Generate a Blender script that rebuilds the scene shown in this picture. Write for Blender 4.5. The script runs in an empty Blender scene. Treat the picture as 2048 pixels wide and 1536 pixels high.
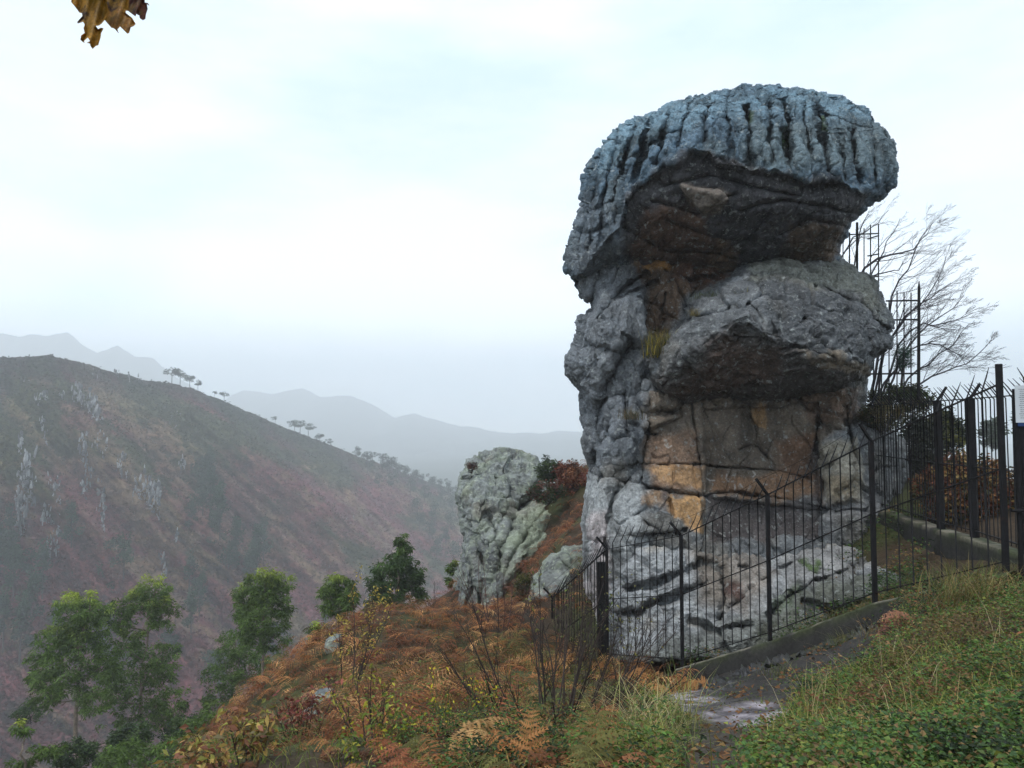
import bpy, math, random
import numpy as np
from math import radians as R

# ------------------------------------------------------------------ camera, sky, sun, exposure
S = bpy.context.scene
C = S.collection
FPX, PCX, PCY = 1500.0, 1024.0, 768.0
PITCH = math.atan(82 / FPX)
cam = bpy.data.objects.new('camera', bpy.data.cameras.new('camera'))
C.objects.link(cam)
cam.location = (0, 0, 0)                                     # the eye is the origin; the ground by the feet is near z = -1.6
cam.rotation_euler = (math.pi / 2 + PITCH, 0, 0)
cam.data.sensor_width = 36
cam.data.lens = 36 * FPX / 2048
cam.data.clip_start = 0.05
cam.data.clip_end = 20000
S.camera = cam

SUN_EL, SUN_ROT = 58, 215
W = bpy.data.worlds.new('World'); S.world = W; W.use_nodes = True
nt = W.node_tree; nt.nodes.clear()
def wn(t, **k):
    n = nt.nodes.new(t)
    for a, b in k.items(): setattr(n, a, b)
    return n
out = wn('ShaderNodeOutputWorld'); bg = wn('ShaderNodeBackground')
sky = wn('ShaderNodeTexSky', sky_type='NISHITA', sun_disc=False, sun_elevation=R(SUN_EL), sun_rotation=R(SUN_ROT))
sky.air_density = 1.0; sky.dust_density = 3.0
tc = wn('ShaderNodeTexCoord'); mp = wn('ShaderNodeMapping'); mp.inputs['Scale'].default_value = (1, 1, 3.2)
no = wn('ShaderNodeTexNoise'); no.inputs['Scale'].default_value = 1.7; no.inputs['Detail'].default_value = 7; no.inputs['Roughness'].default_value = .52
cr = wn('ShaderNodeValToRGB'); cr.color_ramp.elements[0].position = .40; cr.color_ramp.elements[1].position = .62
cr.color_ramp.elements[0].color = (5.3, 6.9, 8.1, 1); cr.color_ramp.elements[1].color = (8.5, 9.0, 9.5, 1)
mx = wn('ShaderNodeMix', data_type='RGBA'); mx.inputs[0].default_value = .93
L = nt.links.new
L(tc.outputs['Generated'], mp.inputs[0]); L(mp.outputs[0], no.inputs['Vector']); L(no.outputs[0], cr.inputs[0])
# the cloud sheet is thinner and brighter low over the horizon
sx = wn('ShaderNodeSeparateXYZ'); L(tc.outputs['Generated'], sx.inputs[0])
hr = wn('ShaderNodeMapRange', interpolation_type='SMOOTHSTEP'); hr.inputs['From Min'].default_value = -.05; hr.inputs['From Max'].default_value = .34; hr.inputs['To Min'].default_value = 2.2; hr.inputs['To Max'].default_value = 1.0
L(sx.outputs[2], hr.inputs['Value'])
vm = wn('ShaderNodeVectorMath', operation='SCALE'); L(cr.outputs[0], vm.inputs[0]); L(hr.outputs[0], vm.inputs['Scale'])
L(sky.outputs[0], mx.inputs[6]); L(vm.outputs[0], mx.inputs[7]); L(mx.outputs[2], bg.inputs[0])
bg.inputs[1].default_value = 0.125
L(bg.outputs[0], out.inputs[0])

sl = bpy.data.lights.new('sun', 'SUN'); sl.energy = 1.45; sl.angle = R(10); sl.color = (1, .96, .9)
sun = bpy.data.objects.new('sun', sl); C.objects.link(sun)
az = R(SUN_ROT)     # measured like the sky texture's rotation
sd = np.array([math.sin(az) * math.cos(R(SUN_EL)), math.cos(az) * math.cos(R(SUN_EL)), math.sin(R(SUN_EL))])
from mathutils import Vector, Matrix
sun.rotation_euler = Vector(-sd).to_track_quat('-Z', 'Y').to_euler()
S.view_settings.view_transform = 'Standard'; S.view_settings.look = 'None'
S.view_settings.exposure = 0.32; S.view_settings.gamma = 1.0
cy = S.cycles
cy.max_bounces = 7; cy.diffuse_bounces = 2; cy.glossy_bounces = 1; cy.transmission_bounces = 2; cy.transparent_max_bounces = 6
cy.volume_bounces = 5; cy.use_denoising = True; cy.use_adaptive_sampling = True; cy.adaptive_threshold = 0.02
cy.caustics_reflective = False; cy.caustics_refractive = False

# ------------------------------------------------------------------ helpers
rng = np.random.default_rng(7)
random.seed(7)
sp_, cp_ = math.sin(PITCH), math.cos(PITCH)
def P(px, py, D):
    """the world point seen at photo pixel (px, py), D metres away along +Y"""
    px, py, D = np.broadcast_arrays(np.asarray(px, float), np.asarray(py, float), np.asarray(D, float))
    a = (px - PCX) / FPX; b = (PCY - py) / FPX
    vy = cp_ - b * sp_; vz = sp_ + b * cp_
    return np.stack([a / vy * D, D, vz / vy * D], -1)
def proj(p):
    p = np.asarray(p, float)
    f = p[..., 1] * cp_ + p[..., 2] * sp_; u = -p[..., 1] * sp_ + p[..., 2] * cp_
    f = np.where(np.abs(f) < 1e-3, 1e-3, f)
    return PCX + FPX * p[..., 0] / f, PCY - FPX * u / f, f

def hsh(i, j, k, s=0):
    n = (i.astype(np.int64) * 73856093) ^ (j.astype(np.int64) * 19349663) ^ (k.astype(np.int64) * 83492791) ^ (s * 2654435761 & 0x7fffffff)
    n = (n ^ (n >> 13)) * 1274126177 & 0x7fffffffffff
    n = (n ^ (n >> 16)) * 2246822519 & 0x7fffffffffff
    return ((n ^ (n >> 15)) & 0xffffff) / float(0xffffff)
def vn(p, s=0):
    """value noise, -1..1"""
    p = np.asarray(p, float)
    i = np.floor(p); f = p - i; f = f * f * f * (f * (f * 6 - 15) + 10); i = i.astype(np.int64)
    x, y, z = i[..., 0], i[..., 1], i[..., 2]; r = 0
    for dx in (0, 1):
        wx = f[..., 0] if dx else 1 - f[..., 0]
        for dy in (0, 1):
            wy = f[..., 1] if dy else 1 - f[..., 1]
            for dz in (0, 1):
                wz = f[..., 2] if dz else 1 - f[..., 2]
                r = r + wx * wy * wz * hsh(x + dx, y + dy, z + dz, s)
    return r * 2 - 1
ROT = np.array([[.0, .8, .6], [-.8, .36, -.48], [-.6, -.48, .64]])
def fbm(p, o=5, s=0, g=.5, ridged=False):
    a, t, r = 1., 0., 0
    p = np.asarray(p, float)
    for q in range(o):
        n = vn(p, s + q)
        r = r + a * ((1 - 2 * np.abs(n)) if ridged else n); t += a; a *= g
        p = p @ ROT.T * 2.03 + 11.7
    return r / t
def worley(p, s=0):
    p = np.asarray(p, float); i = np.floor(p).astype(np.int64)
    sh = p.shape[:-1]
    f1 = np.full(sh, 9.); f2 = np.full(sh, 9.); idv = np.zeros(sh); off = np.zeros(p.shape)
    for dx in (-1, 0, 1):
        for dy in (-1, 0, 1):
            for dz in (-1, 0, 1):
                x, y, z = i[..., 0] + dx, i[..., 1] + dy, i[..., 2] + dz
                a, b, c = hsh(x, y, z, s), hsh(x, y, z, s + 1), hsh(x, y, z, s + 2)
                ox, oy, oz = x + a - p[..., 0], y + b - p[..., 1], z + c - p[..., 2]
                d = np.sqrt(ox * ox + oy * oy + oz * oz)
                m = d < f1
                f2 = np.where(m, f1, np.minimum(f2, d)); f1 = np.where(m, d, f1)
                idv = np.where(m, hsh(x, y, z, s + 3), idv)
                off = np.where(m[..., None], np.stack([ox, oy, oz], -1), off)
    return f1, f2, idv, off
def sm(x, a, b):
    t = np.clip((x - a) / (b - a), 0, 1); return t * t * (3 - 2 * t)
def segdist(px, py, pl):
    d = np.full(np.shape(px), 1e9)
    for (x0, y0), (x1, y1) in zip(pl[:-1], pl[1:]):
        vx, vy = x1 - x0, y1 - y0; l = vx * vx + vy * vy + 1e-9
        t = np.clip(((px - x0) * vx + (py - y0) * vy) / l, 0, 1)
        d = np.minimum(d, np.hypot(px - x0 - t * vx, py - y0 - t * vy))
    return d
def inside(px, py, poly):
    c = np.zeros(np.shape(px), bool); n = len(poly)
    for k in range(n):
        x0, y0 = poly[k]; x1, y1 = poly[(k + 1) % n]
        if y0 == y1: continue
        m = ((y0 > py) != (y1 > py)) & (px < (x1 - x0) * (py - y0) / (y1 - y0) + x0)
        c ^= m
    return c
def polysd(px, py, poly):
    d = segdist(px, py, list(poly) + [poly[0]])
    return np.where(inside(px, py, poly), d, -d)
class TPS:
    def __init__(self, pts, vals, lam=0.0):
        p = np.asarray(pts, float); self.p = p; self.sc = p.std() + 1e-9; p = p / self.sc
        n = len(p); d = np.linalg.norm(p[:, None] - p[None], axis=-1)
        K = np.where(d > 0, d * d * np.log(d + 1e-12), 0) + lam * np.eye(n)
        A = np.zeros((n + 3, n + 3)); A[:n, :n] = K; A[:n, n] = 1; A[:n, n + 1:] = p; A[n, :n] = 1; A[n + 1:, :n] = p.T
        self.w = np.linalg.solve(A, np.r_[np.asarray(vals, float), 0, 0, 0]); self.q = p
    def __call__(self, x, y):
        x = np.asarray(x, float) / self.sc; y = np.asarray(y, float) / self.sc
        r = self.w[-3] + self.w[-2] * x + self.w[-1] * y
        for (a, b), w in zip(self.q, self.w):
            d2 = (x - a) ** 2 + (y - b) ** 2
            r = r + w * .5 * d2 * np.log(d2 + 1e-12)
        return r

def mesh(name, v, faces, col=None, smooth=True):
    """faces: list of (n,k) int arrays"""
    me = bpy.data.meshes.new(name); v = np.asarray(v, np.float32).reshape(-1, 3)
    fl = [np.asarray(f, np.int32) for f in faces if len(f)]
    me.vertices.add(len(v)); me.vertices.foreach_set('co', v.ravel())
    loops = np.concatenate([f.ravel() for f in fl]); tot = np.concatenate([np.full(len(f), f.shape[1], np.int32) for f in fl])
    st = np.r_[0, np.cumsum(tot)[:-1]].astype(np.int32)
    me.loops.add(len(loops)); me.loops.foreach_set('vertex_index', loops)
    me.polygons.add(len(tot)); me.polygons.foreach_set('loop_start', st)
    try: me.polygons.foreach_set('loop_total', tot)
    except Exception: pass
    me.update(calc_edges=True)
    me.polygons.foreach_set('use_smooth', np.full(len(tot), smooth))
    if col is not None:
        c = np.ones((len(v), 4), np.float32); c[:, :3] = np.asarray(col, np.float32).reshape(-1, 3) if np.ndim(col) > 1 else np.asarray(col)
        a = me.color_attributes.new('Col', 'FLOAT_COLOR', 'POINT'); a.data.foreach_set('color', c.ravel())
    return me
def link(name, me, m, parent=None):
    o = bpy.data.objects.new(name, me); C.objects.link(o)
    if me is not None and m is not None and not me.materials: me.materials.append(m)
    if parent is not None: o.parent = parent
    return o
def tag(o, label=None, cat=None, group=None, kind=None):
    for k, v in (('label', label), ('category', cat), ('group', group), ('kind', kind)):
        if v: o[k] = v
    return o
def empty(name, loc=(0, 0, 0), rz=0):
    o = bpy.data.objects.new(name, None); C.objects.link(o); o.location = [float(q) for q in loc]; o.rotation_euler = (0, 0, rz)
    o.empty_display_size = .2
    return o
def copy_tree(o, parent=None):
    c = o.copy(); C.objects.link(c)
    if parent is not None: c.parent = parent
    for ch in list(o.children): copy_tree(ch, c)
    return c
def gridfaces(ny, nx, wrap=False, off=0):
    j, i = np.meshgrid(np.arange(ny - 1), np.arange(nx if wrap else nx - 1), indexing='ij')
    i2 = (i + 1) % nx
    return (np.stack([j * nx + i, (j + 1) * nx + i, (j + 1) * nx + i2, j * nx + i2], -1).reshape(-1, 4) + off).astype(np.int32)
class MB:
    """collects pieces for one mesh"""
    def __init__(s): s.v = []; s.q = []; s.t = []; s.c = []; s.n = 0
    def add(s, v, q=None, t=None, c=None):
        v = np.asarray(v, float).reshape(-1, 3); s.v.append(v)
        if q is not None and len(q): s.q.append(np.asarray(q) + s.n)
        if t is not None and len(t): s.t.append(np.asarray(t) + s.n)
        c = np.ones(3) if c is None else np.asarray(c, float)
        s.c.append(np.broadcast_to(c, v.shape)); s.n += len(v)
    def tube(s, pts, rad, n=6, c=None, cap=True):
        pts = np.asarray(pts, float); m = len(pts); rad = np.broadcast_to(np.asarray(rad, float), (m,))
        tg = np.gradient(pts, axis=0); tg /= np.linalg.norm(tg, axis=1, keepdims=True) + 1e-12
        ref = np.array([0, 0, 1.]) if abs(tg[0][2]) < .9 else np.array([1., 0, 0])
        a = np.cross(tg, ref); a /= np.linalg.norm(a, axis=1, keepdims=True) + 1e-12; b = np.cross(tg, a)
        th = np.arange(n) * 2 * np.pi / n
        v = pts[:, None] + rad[:, None, None] * (np.cos(th)[None, :, None] * a[:, None] + np.sin(th)[None, :, None] * b[:, None])
        t = None
        if cap and n > 2:
            t = [[0, k + 1, k] for k in range(1, n - 1)] + [[(m - 1) * n, (m - 1) * n + k, (m - 1) * n + k + 1] for k in range(1, n - 1)]
        s.add(v, gridfaces(m, n, True), t, c)
    def box(s, c0, ax, ay, az, c=None):
        c0 = np.asarray(c0, float); ax, ay, az = (np.asarray(q, float) for q in (ax, ay, az))
        v = [c0 + i * ax + j * ay + k * az for k in (-.5, .5) for j in (-.5, .5) for i in (-.5, .5)]
        s.add(v, [[0, 2, 3, 1], [4, 5, 7, 6], [0, 1, 5, 4], [2, 6, 7, 3], [0, 4, 6, 2], [1, 3, 7, 5]], None, c)
    def mesh(s, name, smooth=True):
        return mesh(name, np.concatenate(s.v), ([np.concatenate(s.q)] if s.q else []) + ([np.concatenate(s.t)] if s.t else []), np.concatenate(s.c), smooth)
    def build(s, name, m, parent=None, smooth=True): return link(name, s.mesh(name, smooth), m, parent)

# ------------------------------------------------------------------ materials
def mat(name, rough=.85, bump=(), spec=.3, vary=.25, vscale=6., trans=0., speck=None, base=None, metal=0, lichen=None, coord='Object'):
    """colour attribute 'Col' broken up by noise; bump = [(scale, strength, distance), ...]"""
    m = bpy.data.materials.new(name); m.use_nodes = True; t = m.node_tree; t.nodes.clear(); l = t.links.new
    def n(ty, **k):
        q = t.nodes.new(ty)
        for a, b in k.items(): setattr(q, a, b)
        return q
    o = n('ShaderNodeOutputMaterial'); b = n('ShaderNodeBsdfPrincipled')
    b.inputs['Roughness'].default_value = rough; b.inputs['Specular IOR Level'].default_value = spec; b.inputs['Metallic'].default_value = metal
    tcn = n('ShaderNodeTexCoord').outputs[coord]
    if base is None:
        a = n('ShaderNodeAttribute', attribute_name='Col'); col = a.outputs['Color']
    else:
        a = n('ShaderNodeRGB'); a.outputs[0].default_value = (*base, 1); col = a.outputs[0]
    def mulnoise(col, sc, lo, hi, det=6, rgh=.6):
        ns = n('ShaderNodeTexNoise'); ns.inputs['Scale'].default_value = sc; ns.inputs['Detail'].default_value = det; ns.inputs['Roughness'].default_value = rgh
        l(tcn, ns.inputs['Vector'])
        mr = n('ShaderNodeMapRange'); mr.inputs['From Min'].default_value = .3; mr.inputs['From Max'].default_value = .7
        mr.inputs['To Min'].default_value = lo; mr.inputs['To Max'].default_value = hi; l(ns.outputs[0], mr.inputs['Value'])
        mm = n('ShaderNodeMix', data_type='RGBA', blend_type='MULTIPLY'); mm.inputs[0].default_value = 1
        l(col, mm.inputs[6]); l(mr.outputs[0], mm.inputs[7]); return mm.outputs[2]
    if vary:
        col = mulnoise(col, vscale, 1 - vary, 1 + vary)
        if bump: col = mulnoise(col, vscale * 7, 1 - vary, 1 + vary, 3)
    def blotch(col, sc, th, c, soft=.04, amt=1., det=5):
        ns = n('ShaderNodeTexNoise'); ns.inputs['Scale'].default_value = sc; ns.inputs['Detail'].default_value = det; ns.inputs['Roughness'].default_value = .65
        l(tcn, ns.inputs['Vector'])
        mr = n('ShaderNodeMapRange'); mr.inputs['From Min'].default_value = th - soft; mr.inputs['From Max'].default_value = th + soft; mr.inputs['To Max'].default_value = amt
        l(ns.outputs[0], mr.inputs['Value'])
        mm = n('ShaderNodeMix', data_type='RGBA'); l(mr.outputs[0], mm.inputs[0]); l(col, mm.inputs[6]); mm.inputs[7].default_value = (*c, 1)
        return mm.outputs[2]
    if bump and lichen and base is None: col = mulnoise(col, 1.1, .72, 1.3, 8, .7)
    for args in (lichen or ()): col = blotch(col, *args)
    l(col, b.inputs['Base Color'])
    nrm = None
    for sc, stg, dist in bump:
        ns = n('ShaderNodeTexNoise'); ns.inputs['Scale'].default_value = sc; ns.inputs['Detail'].default_value = 8; ns.inputs['Roughness'].default_value = .62
        l(tcn, ns.inputs['Vector'])
        bp = n('ShaderNodeBump'); bp.inputs['Strength'].default_value = stg; bp.inputs['Distance'].default_value = dist
        l(ns.outputs[0], bp.inputs['Height'])
        if nrm is not None: l(nrm, bp.inputs['Normal'])
        nrm = bp.outputs[0]
    if nrm is not None: l(nrm, b.inputs['Normal'])
    if trans:
        tr = n('ShaderNodeBsdfTranslucent'); l(col, tr.inputs[0]); ms = n('ShaderNodeMixShader'); ms.inputs[0].default_value = trans
        l(b.outputs[0], ms.inputs[1]); l(tr.outputs[0], ms.inputs[2]); l(ms.outputs[0], o.inputs[0])
    else: l(b.outputs[0], o.inputs[0])
    return m
M = {}
LICH = [(9., .62, (.40, .43, .42), .05, .55), (23., .66, (.50, .52, .50), .03, .6), (5., .66, (.07, .075, .08), .05, .5)]
M['rock'] = mat('weathered_limestone', .8, [(3., .7, .10), (14., .9, .04), (55., .8, .012)], .3, .34, 3.5, lichen=LICH)
M['rock_lichen'] = mat('lichened_limestone', .85, [(2.5, .5, .12), (11., .6, .04), (40., .5, .012)], .3, .2, 2.5,
                       lichen=[(1.6, .53, (.25, .29, .21), .07, .5), (9., .6, (.42, .46, .36), .05, .6), (4., .65, (.08, .085, .085), .05, .5)])
M['wet_rock'] = mat('dark_wet_stone', .42, [(5., .5, .05), (25., .6, .015)], .5, .3, 5., lichen=[(6., .62, (.05, .07, .025), .05, .6)])
M['far_rock'] = mat('pale_outcrop_stone', .9, [(.6, .8, .5)], .2, .3, .5)
M['soil'] = mat('soil', .95, [(6., .6, .05), (30., .6, .015)], .2, .35, 4.)
M['hill'] = mat('heather_hillside', 1., [(.25, .8, 1.2), (1.2, 1., .5)], .1, .3, .12)
M['leaf'] = mat('leaves', .55, (), .35, .15, 1.5, trans=.28)
M['dry'] = mat('dry_fronds', .75, (), .2, .2, 3., trans=.25)
M['grass'] = mat('grass_blades', .6, (), .3, .15, 3., trans=.3)
M['bark'] = mat('bark', .9, [(12., .6, .02)], .2, .3, 8.)
M['twig'] = mat('twig_bark', .85, (), .2, .15, 8.)
M['iron'] = mat('dark_painted_iron', .7, [(40., .3, .003)], .18, .35, 9., base=(.010, .0095, .011), lichen=[(7., .62, (.035, .014, .009), .05, .5)])
M['concrete'] = mat('mossy_concrete', .9, [(18., .5, .01), (70., .5, .004)], .25, .3, 3.)
M['mount'] = mat('mountain', 1., [], .1, .2, .004)

# ------------------------------------------------------------------ the ground
gp = [(1024,1536,3.6),(1400,1536,4.0),(1750,1536,3.5),(2048,1536,2.9),(2300,1500,2.8),(430,1536,5.),(700,1536,4.6),(150,1700,4.5),
      (1420,1410,7.4),(1550,1390,7.2),(1700,1390,5.6),(1900,1250,6.2),(2012,1170,7.8),(1850,1200,8.0),(1750,1262,8.9),(1540,1325,9.9),(1365,1366,11.2),(1600,1350,7.9),
      (1200,1400,8.6),(1000,1400,9.4),(850,1400,9.4),(620,1400,10.),(1000,1500,5.2),(700,1245,18.),(850,1300,14.),(860,1208,26.),(650,1300,14.5),(1000,1250,20.),(1100,1330,13.),(1250,1345,12.6),
      (1280,1330,14.),(1160,935,26.),(1110,1080,21.),(1060,1170,19.5),(1180,1130,18.5),(940,1230,25.),(1000,1215,23),
      (1430,1345,12.6),(1600,1262,12.2),(1720,1212,11.4),(1850,1165,10.2),(1960,1180,8.6),(1500,1100,17.),(1300,960,24.),(1780,905,18.),(1900,990,14.),(2050,1010,13.)]
gx = [tuple(P(*g)) for g in gp] + [(0,-3,-1.45),(-5,-2,-2.6),(6,0,-1.1),(7.2,6,-1.2),(10,4,-.9),(7.4,10,-1.6),(7.5,14,-1.5),(10,13,-1.7),(13,18,-1.9),(12,26,-2.2),(5,30,-2),(20,60,-8),(-4.5,5.5,-3.6),(-8,8,-7),(-4.6,10.6,-5.6),(-8,20,-11),
      (-6,18.6,-7.4),(-6.5,26,-11),(-5,31,-11.5),(1,36,-10.5),(10,42,-7),(-15,30,-20),(-20,40,-28),(-12,52,-29),(0,60,-28),(20,80,-26),(-30,20,-29),(-30,0,-22),(40,0,0),(40,40,-8),(0,-30,0),(-40,-30,-14),(40,-30,5),(-40,50,-44),(0,90,-48),(45,90,-30)]
gx = np.array(gx)
gtps = TPS(gx[:, :2], gx[:, 2], .002)
def ground_z(x, y, fine=True):
    x = np.asarray(x, float); y = np.asarray(y, float)
    z = gtps(np.clip(x, -48, 48), np.clip(y, -32, 95))
    r = np.hypot(x, y - 10)
    k = sm(r, 38, 150)
    z = np.clip(z, -62, 4) * (1 - k) + (-66) * k
    p = np.stack([x, y, 0 * x], -1)
    if fine: z = z + (.10 * fbm(p * .9, 4, 3) + .02 * fbm(p * 6, 3, 5)) * (1 - k)
    z = z + k * 3 * fbm(p * .01, 3, 9)
    return z
lim = math.asinh(2700 / 1.5)
uu = np.linspace(-lim, lim, 640)
X, Y = np.meshgrid(1.5 * np.sinh(uu), 1.5 * np.sinh(uu), indexing='xy')
Z = ground_z(X, Y)
gv = np.stack([X, Y, Z], -1)
gpx, gpy, gf = proj(gv)
near = (gf > .5) & (Y < 40) & (Y > 0)
soilc = np.array([.055, .038, .024]) * (1 + .35 * fbm(gv * .8, 3, 21)[..., None])
mossm = sm(fbm(gv * .5, 3, 31), -.1, .3)[..., None]
gc = soilc * (1 - .6 * mossm) + np.array([.045, .065, .016]) * .6 * mossm
far_m = sm(np.hypot(X, Y), 60, 160)[..., None]
gc = gc * (1 - far_m) + np.array([.06, .075, .05]) * far_m
PATH = [(1335,1382),(1400,1378),(1460,1405),(1530,1400),(1580,1420),(1540,1450),(1470,1450),(1400,1432),(1345,1408)]
MUD = [(1395,1440),(1500,1440),(1490,1490),(1460,1545),(1380,1545),(1385,1490)]
WETG = [(1380,1345),(1500,1335),(1640,1300),(1780,1225),(1760,1290),(1660,1350),(1600,1420),(1500,1440),(1400,1400)]
wob = 14 * fbm(gv * 3, 3, 41); 
pm = (sm(polysd(gpx + wob, gpy + wob, PATH), -6, 4) * near)[..., None]
mm_ = (sm(polysd(gpx + wob, gpy + wob, MUD), -14, 10) * near)[..., None]
wm_ = (sm(polysd(gpx + wob, gpy + wob, WETG), -10, 10) * near)[..., None]
gc = gc * (1 - wm_) + (np.array([.040, .036, .034]) * (1 + .5 * fbm(gv * 4, 3, 46)[..., None])) * wm_
gc = gc * (1 - mm_) + np.array([.06, .05, .04]) * mm_
pcol = np.array([.34, .30, .325]) * (.22 + .85 * sm(fbm(gv * np.array([5, 9, 5]), 4, 44, .6), -.15, .22)[..., None])
gc = gc * (1 - pm) + pcol * pm
ground = link('ground', mesh('ground', gv, [gridfaces(640, 640)[:, ::-1]], gc.reshape(-1, 3)), M['soil'])
tag(ground, 'brown soil of the slope falling away to the valley', 'ground', kind='structure')

# ------------------------------------------------------------------ far mountains, the hill across the valley
def mountain(pl, D, name, label, seed):
    xs = np.linspace(pl[0][0], pl[-1][0], 420)
    ys = np.interp(xs, [p[0] for p in pl], [p[1] for p in pl])
    ys = ys - 6. * fbm(np.stack([xs / 34, xs * 0, xs * 0 + seed], -1), 6, seed, .6) - 3
    top = P(xs, ys, D)
    rows = []
    for t in np.r_[np.linspace(-1, 0, 12)[:-1], np.linspace(0, 1, 26)]:
        q = top.copy(); q[:, 1] += -t * D * (.28 if t > 0 else .1); h = top[:, 2] + 70
        q[:, 2] = top[:, 2] - h * abs(t) ** .85
        q += (fbm(q * np.array([.008, .003, .01]), 5, seed + 5, ridged=True) * 26 * min(1, abs(t) * 3))[:, None] * np.array([0, -.4, .6])
        rows.append(q)
    v = np.array(rows)
    c = np.array([.07, .085, .07]) * np.ones(v.shape) * (1 + .4 * fbm(v * .01, 3, seed)[..., None])
    return tag(link(name, mesh(name, v, [gridfaces(*v.shape[:2])], c), M['mount']), label, 'mountain', kind='structure')
mountain([(-400,720),(-200,700),(-60,680),(0,668),(40,674),(90,673),(135,664),(165,690),(195,710),(235,696),(270,714),(305,722),(335,744),(420,800),(540,880)], 1750, 'mountains', 'pale jagged mountains behind the heather hill', 3)
mountain([(380,840),(440,805),(490,785),(550,790),(605,780),(640,797),(700,793),(745,812),(790,838),(830,830),(880,845),(960,862),(1030,872),(1110,866),(1180,870),(1400,880),(1600,890)], 2300, 'mountains', 'faint farther mountains melting into the haze', 8)

ridge = [(-500,745,235),(-200,722,240),(0,706,250),(85,700,258),(140,712,266),(230,736,280),(300,755,292),(360,762,305),(450,795,330),(520,828,350),(600,862,372),(700,903,405),(800,940,445),(920,985,505),(1050,1020,580),(1250,1050,690)]
rx_, ry_, rd_ = (np.array([q[k] for q in ridge], float) for k in range(3))
nhx, nhy = 620, 300
hx = np.linspace(-480, 1240, nhx); 
hy0 = np.interp(hx, rx_, ry_) - 3.0 * fbm(np.stack([hx / 26, hx * 0, hx * 0], -1), 4, 77); hd = np.interp(hx, rx_, rd_)
tt = np.r_[np.linspace(-1, 0, 20)[:-1], np.linspace(0, 1, nhy - 19)]
TT, HX = np.meshgrid(tt, hx, indexing='ij')
top = P(hx, hy0, hd)
Db = np.interp(hx, [-500, 0, 400, 620, 900, 1240], [105, 118, 150, 200, 300, 470])
ta = np.abs(TT)
Dh = np.where(TT >= 0, hd[None] + (Db - hd)[None] * (.8 * ta + .2 * ta ** 2), hd[None] + ta * 160)
Zh = np.where(TT >= 0, top[None, :, 2] + (-67 - top[None, :, 2]) * (ta ** 1.12 * .55 + .45 * sm(ta, -.15, 1.1) ), top[None, :, 2] - ta * 110)
Zh = np.where(TT >= 0, np.minimum(Zh, top[None, :, 2] + 0 * Zh), Zh)
hb = np.stack([(HX - PCX) / FPX * Dh, Dh, Zh], -1)
_, hpy, _ = proj(hb)
q = HX - .95 * (hpy - 750)
q = q + 22 * fbm(np.stack([HX / 160, hpy / 160, 0 * HX], -1), 3, 5)
def spur(q, c, wl, wr):     # gentle on the left, steep on the right
    return np.where(q < c, np.exp(-((q - c) / wl) ** 2), np.exp(-np.abs((q - c) / wr) ** 1.4))
rel = 0
for c_, wl, wr, a in ((345, 120, 42, 15), (95, 90, 45, 12), (-120, 110, 50, 12), (215, 60, 30, 4.5), (475, 60, 30, 5), (570, 55, 35, 7), (700, 80, 40, 8), (20, 40, 25, 4)):
    rel = rel + a * spur(q, c_, wl, wr) * sm(ta, .02, .5)
rel = rel * 2.2 + 6. * fbm(np.stack([q / 34, hpy / 190, 0 * q], -1), 5, 15, ridged=True) * sm(ta, 0, .3)
rel = rel + 1.5 * fbm(hb * .09, 5, 17)*sm(ta, 0, .08)
hv = hb + rel[..., None] * np.array([.45, -.85, .22])
hv[..., 2] += .5 * fbm(hb * .5, 4, 19)
# heather, grass and bracken tones, with gully shade and crest light painted in
n1 = fbm(hb * np.array([.02, .02, .03]), 4, 51); n2 = fbm(np.stack([q / 50, hpy / 260, 0 * q], -1), 4, 55); n3 = fbm(hb * .35, 4, 57)
red = np.array([.165, .055, .062]); olive = np.array([.058, .062, .028]); dark = np.array([.014, .024, .018]); straw = np.array([.19, .155, .085])
k = sm(n1 + .5 * n2 + .25 * n3 + (hpy - 1000) / 700, -.15, .25)[..., None]
hc = olive * (1 - k) + red * k
k = sm(n2 + .4 * n3, .15, .5)[..., None]; hc = hc * (1 - .6 * k) + straw * .6 * k
gul = sm(n1 * .6 + n3 * .5 - .35 * np.tanh(rel / 6 - 1.), .15, .55)[..., None]; hc = hc * (1 - .6 * gul) + dark * .6 * gul  # patchy dark scrub plus shade painted into the gullies
crest = sm(rel, 16, 34)[..., None] * sm(n2 + n3, -.4, .2)[..., None]; hc = hc * (1 - .6 * crest) + np.array([.13, .115, .06]) * .6 * crest  # spur crests lightened in the colour, as overcast light barely models them
low = sm(-rel, -6, 2.)[..., None]; hc = hc * (1 - .45 * low) + dark * .45 * low  # hollows between the spurs darkened as painted shade
hc = hc * (1 + .45 * n3[..., None] + .35 * fbm(hb * 1.3, 3, 59)[..., None])
hill = tag(link('hill', mesh('hill', hv, [gridfaces(len(tt), nhx)], hc.reshape(-1, 3)), M['hill']), 'heather covered hillside across the misty valley', 'hill', kind='structure')
hpxp, hpyp, _ = proj(hv)
def on_hill(px, py):
    """front face point of the hill seen at a photo pixel"""
    i = int(np.clip(np.searchsorted(hx, px), 1, nhx - 2)); best = None
    sub = slice(max(0, i - 14), i + 14)
    d = (hpxp[19:, sub] - px) ** 2 + (hpyp[19:, sub] - py) ** 2 
    j = np.unravel_index(np.argmin(d + (hv[19:, sub, 1]) * .02), d.shape)
    return hv[19:, sub][j]

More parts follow.
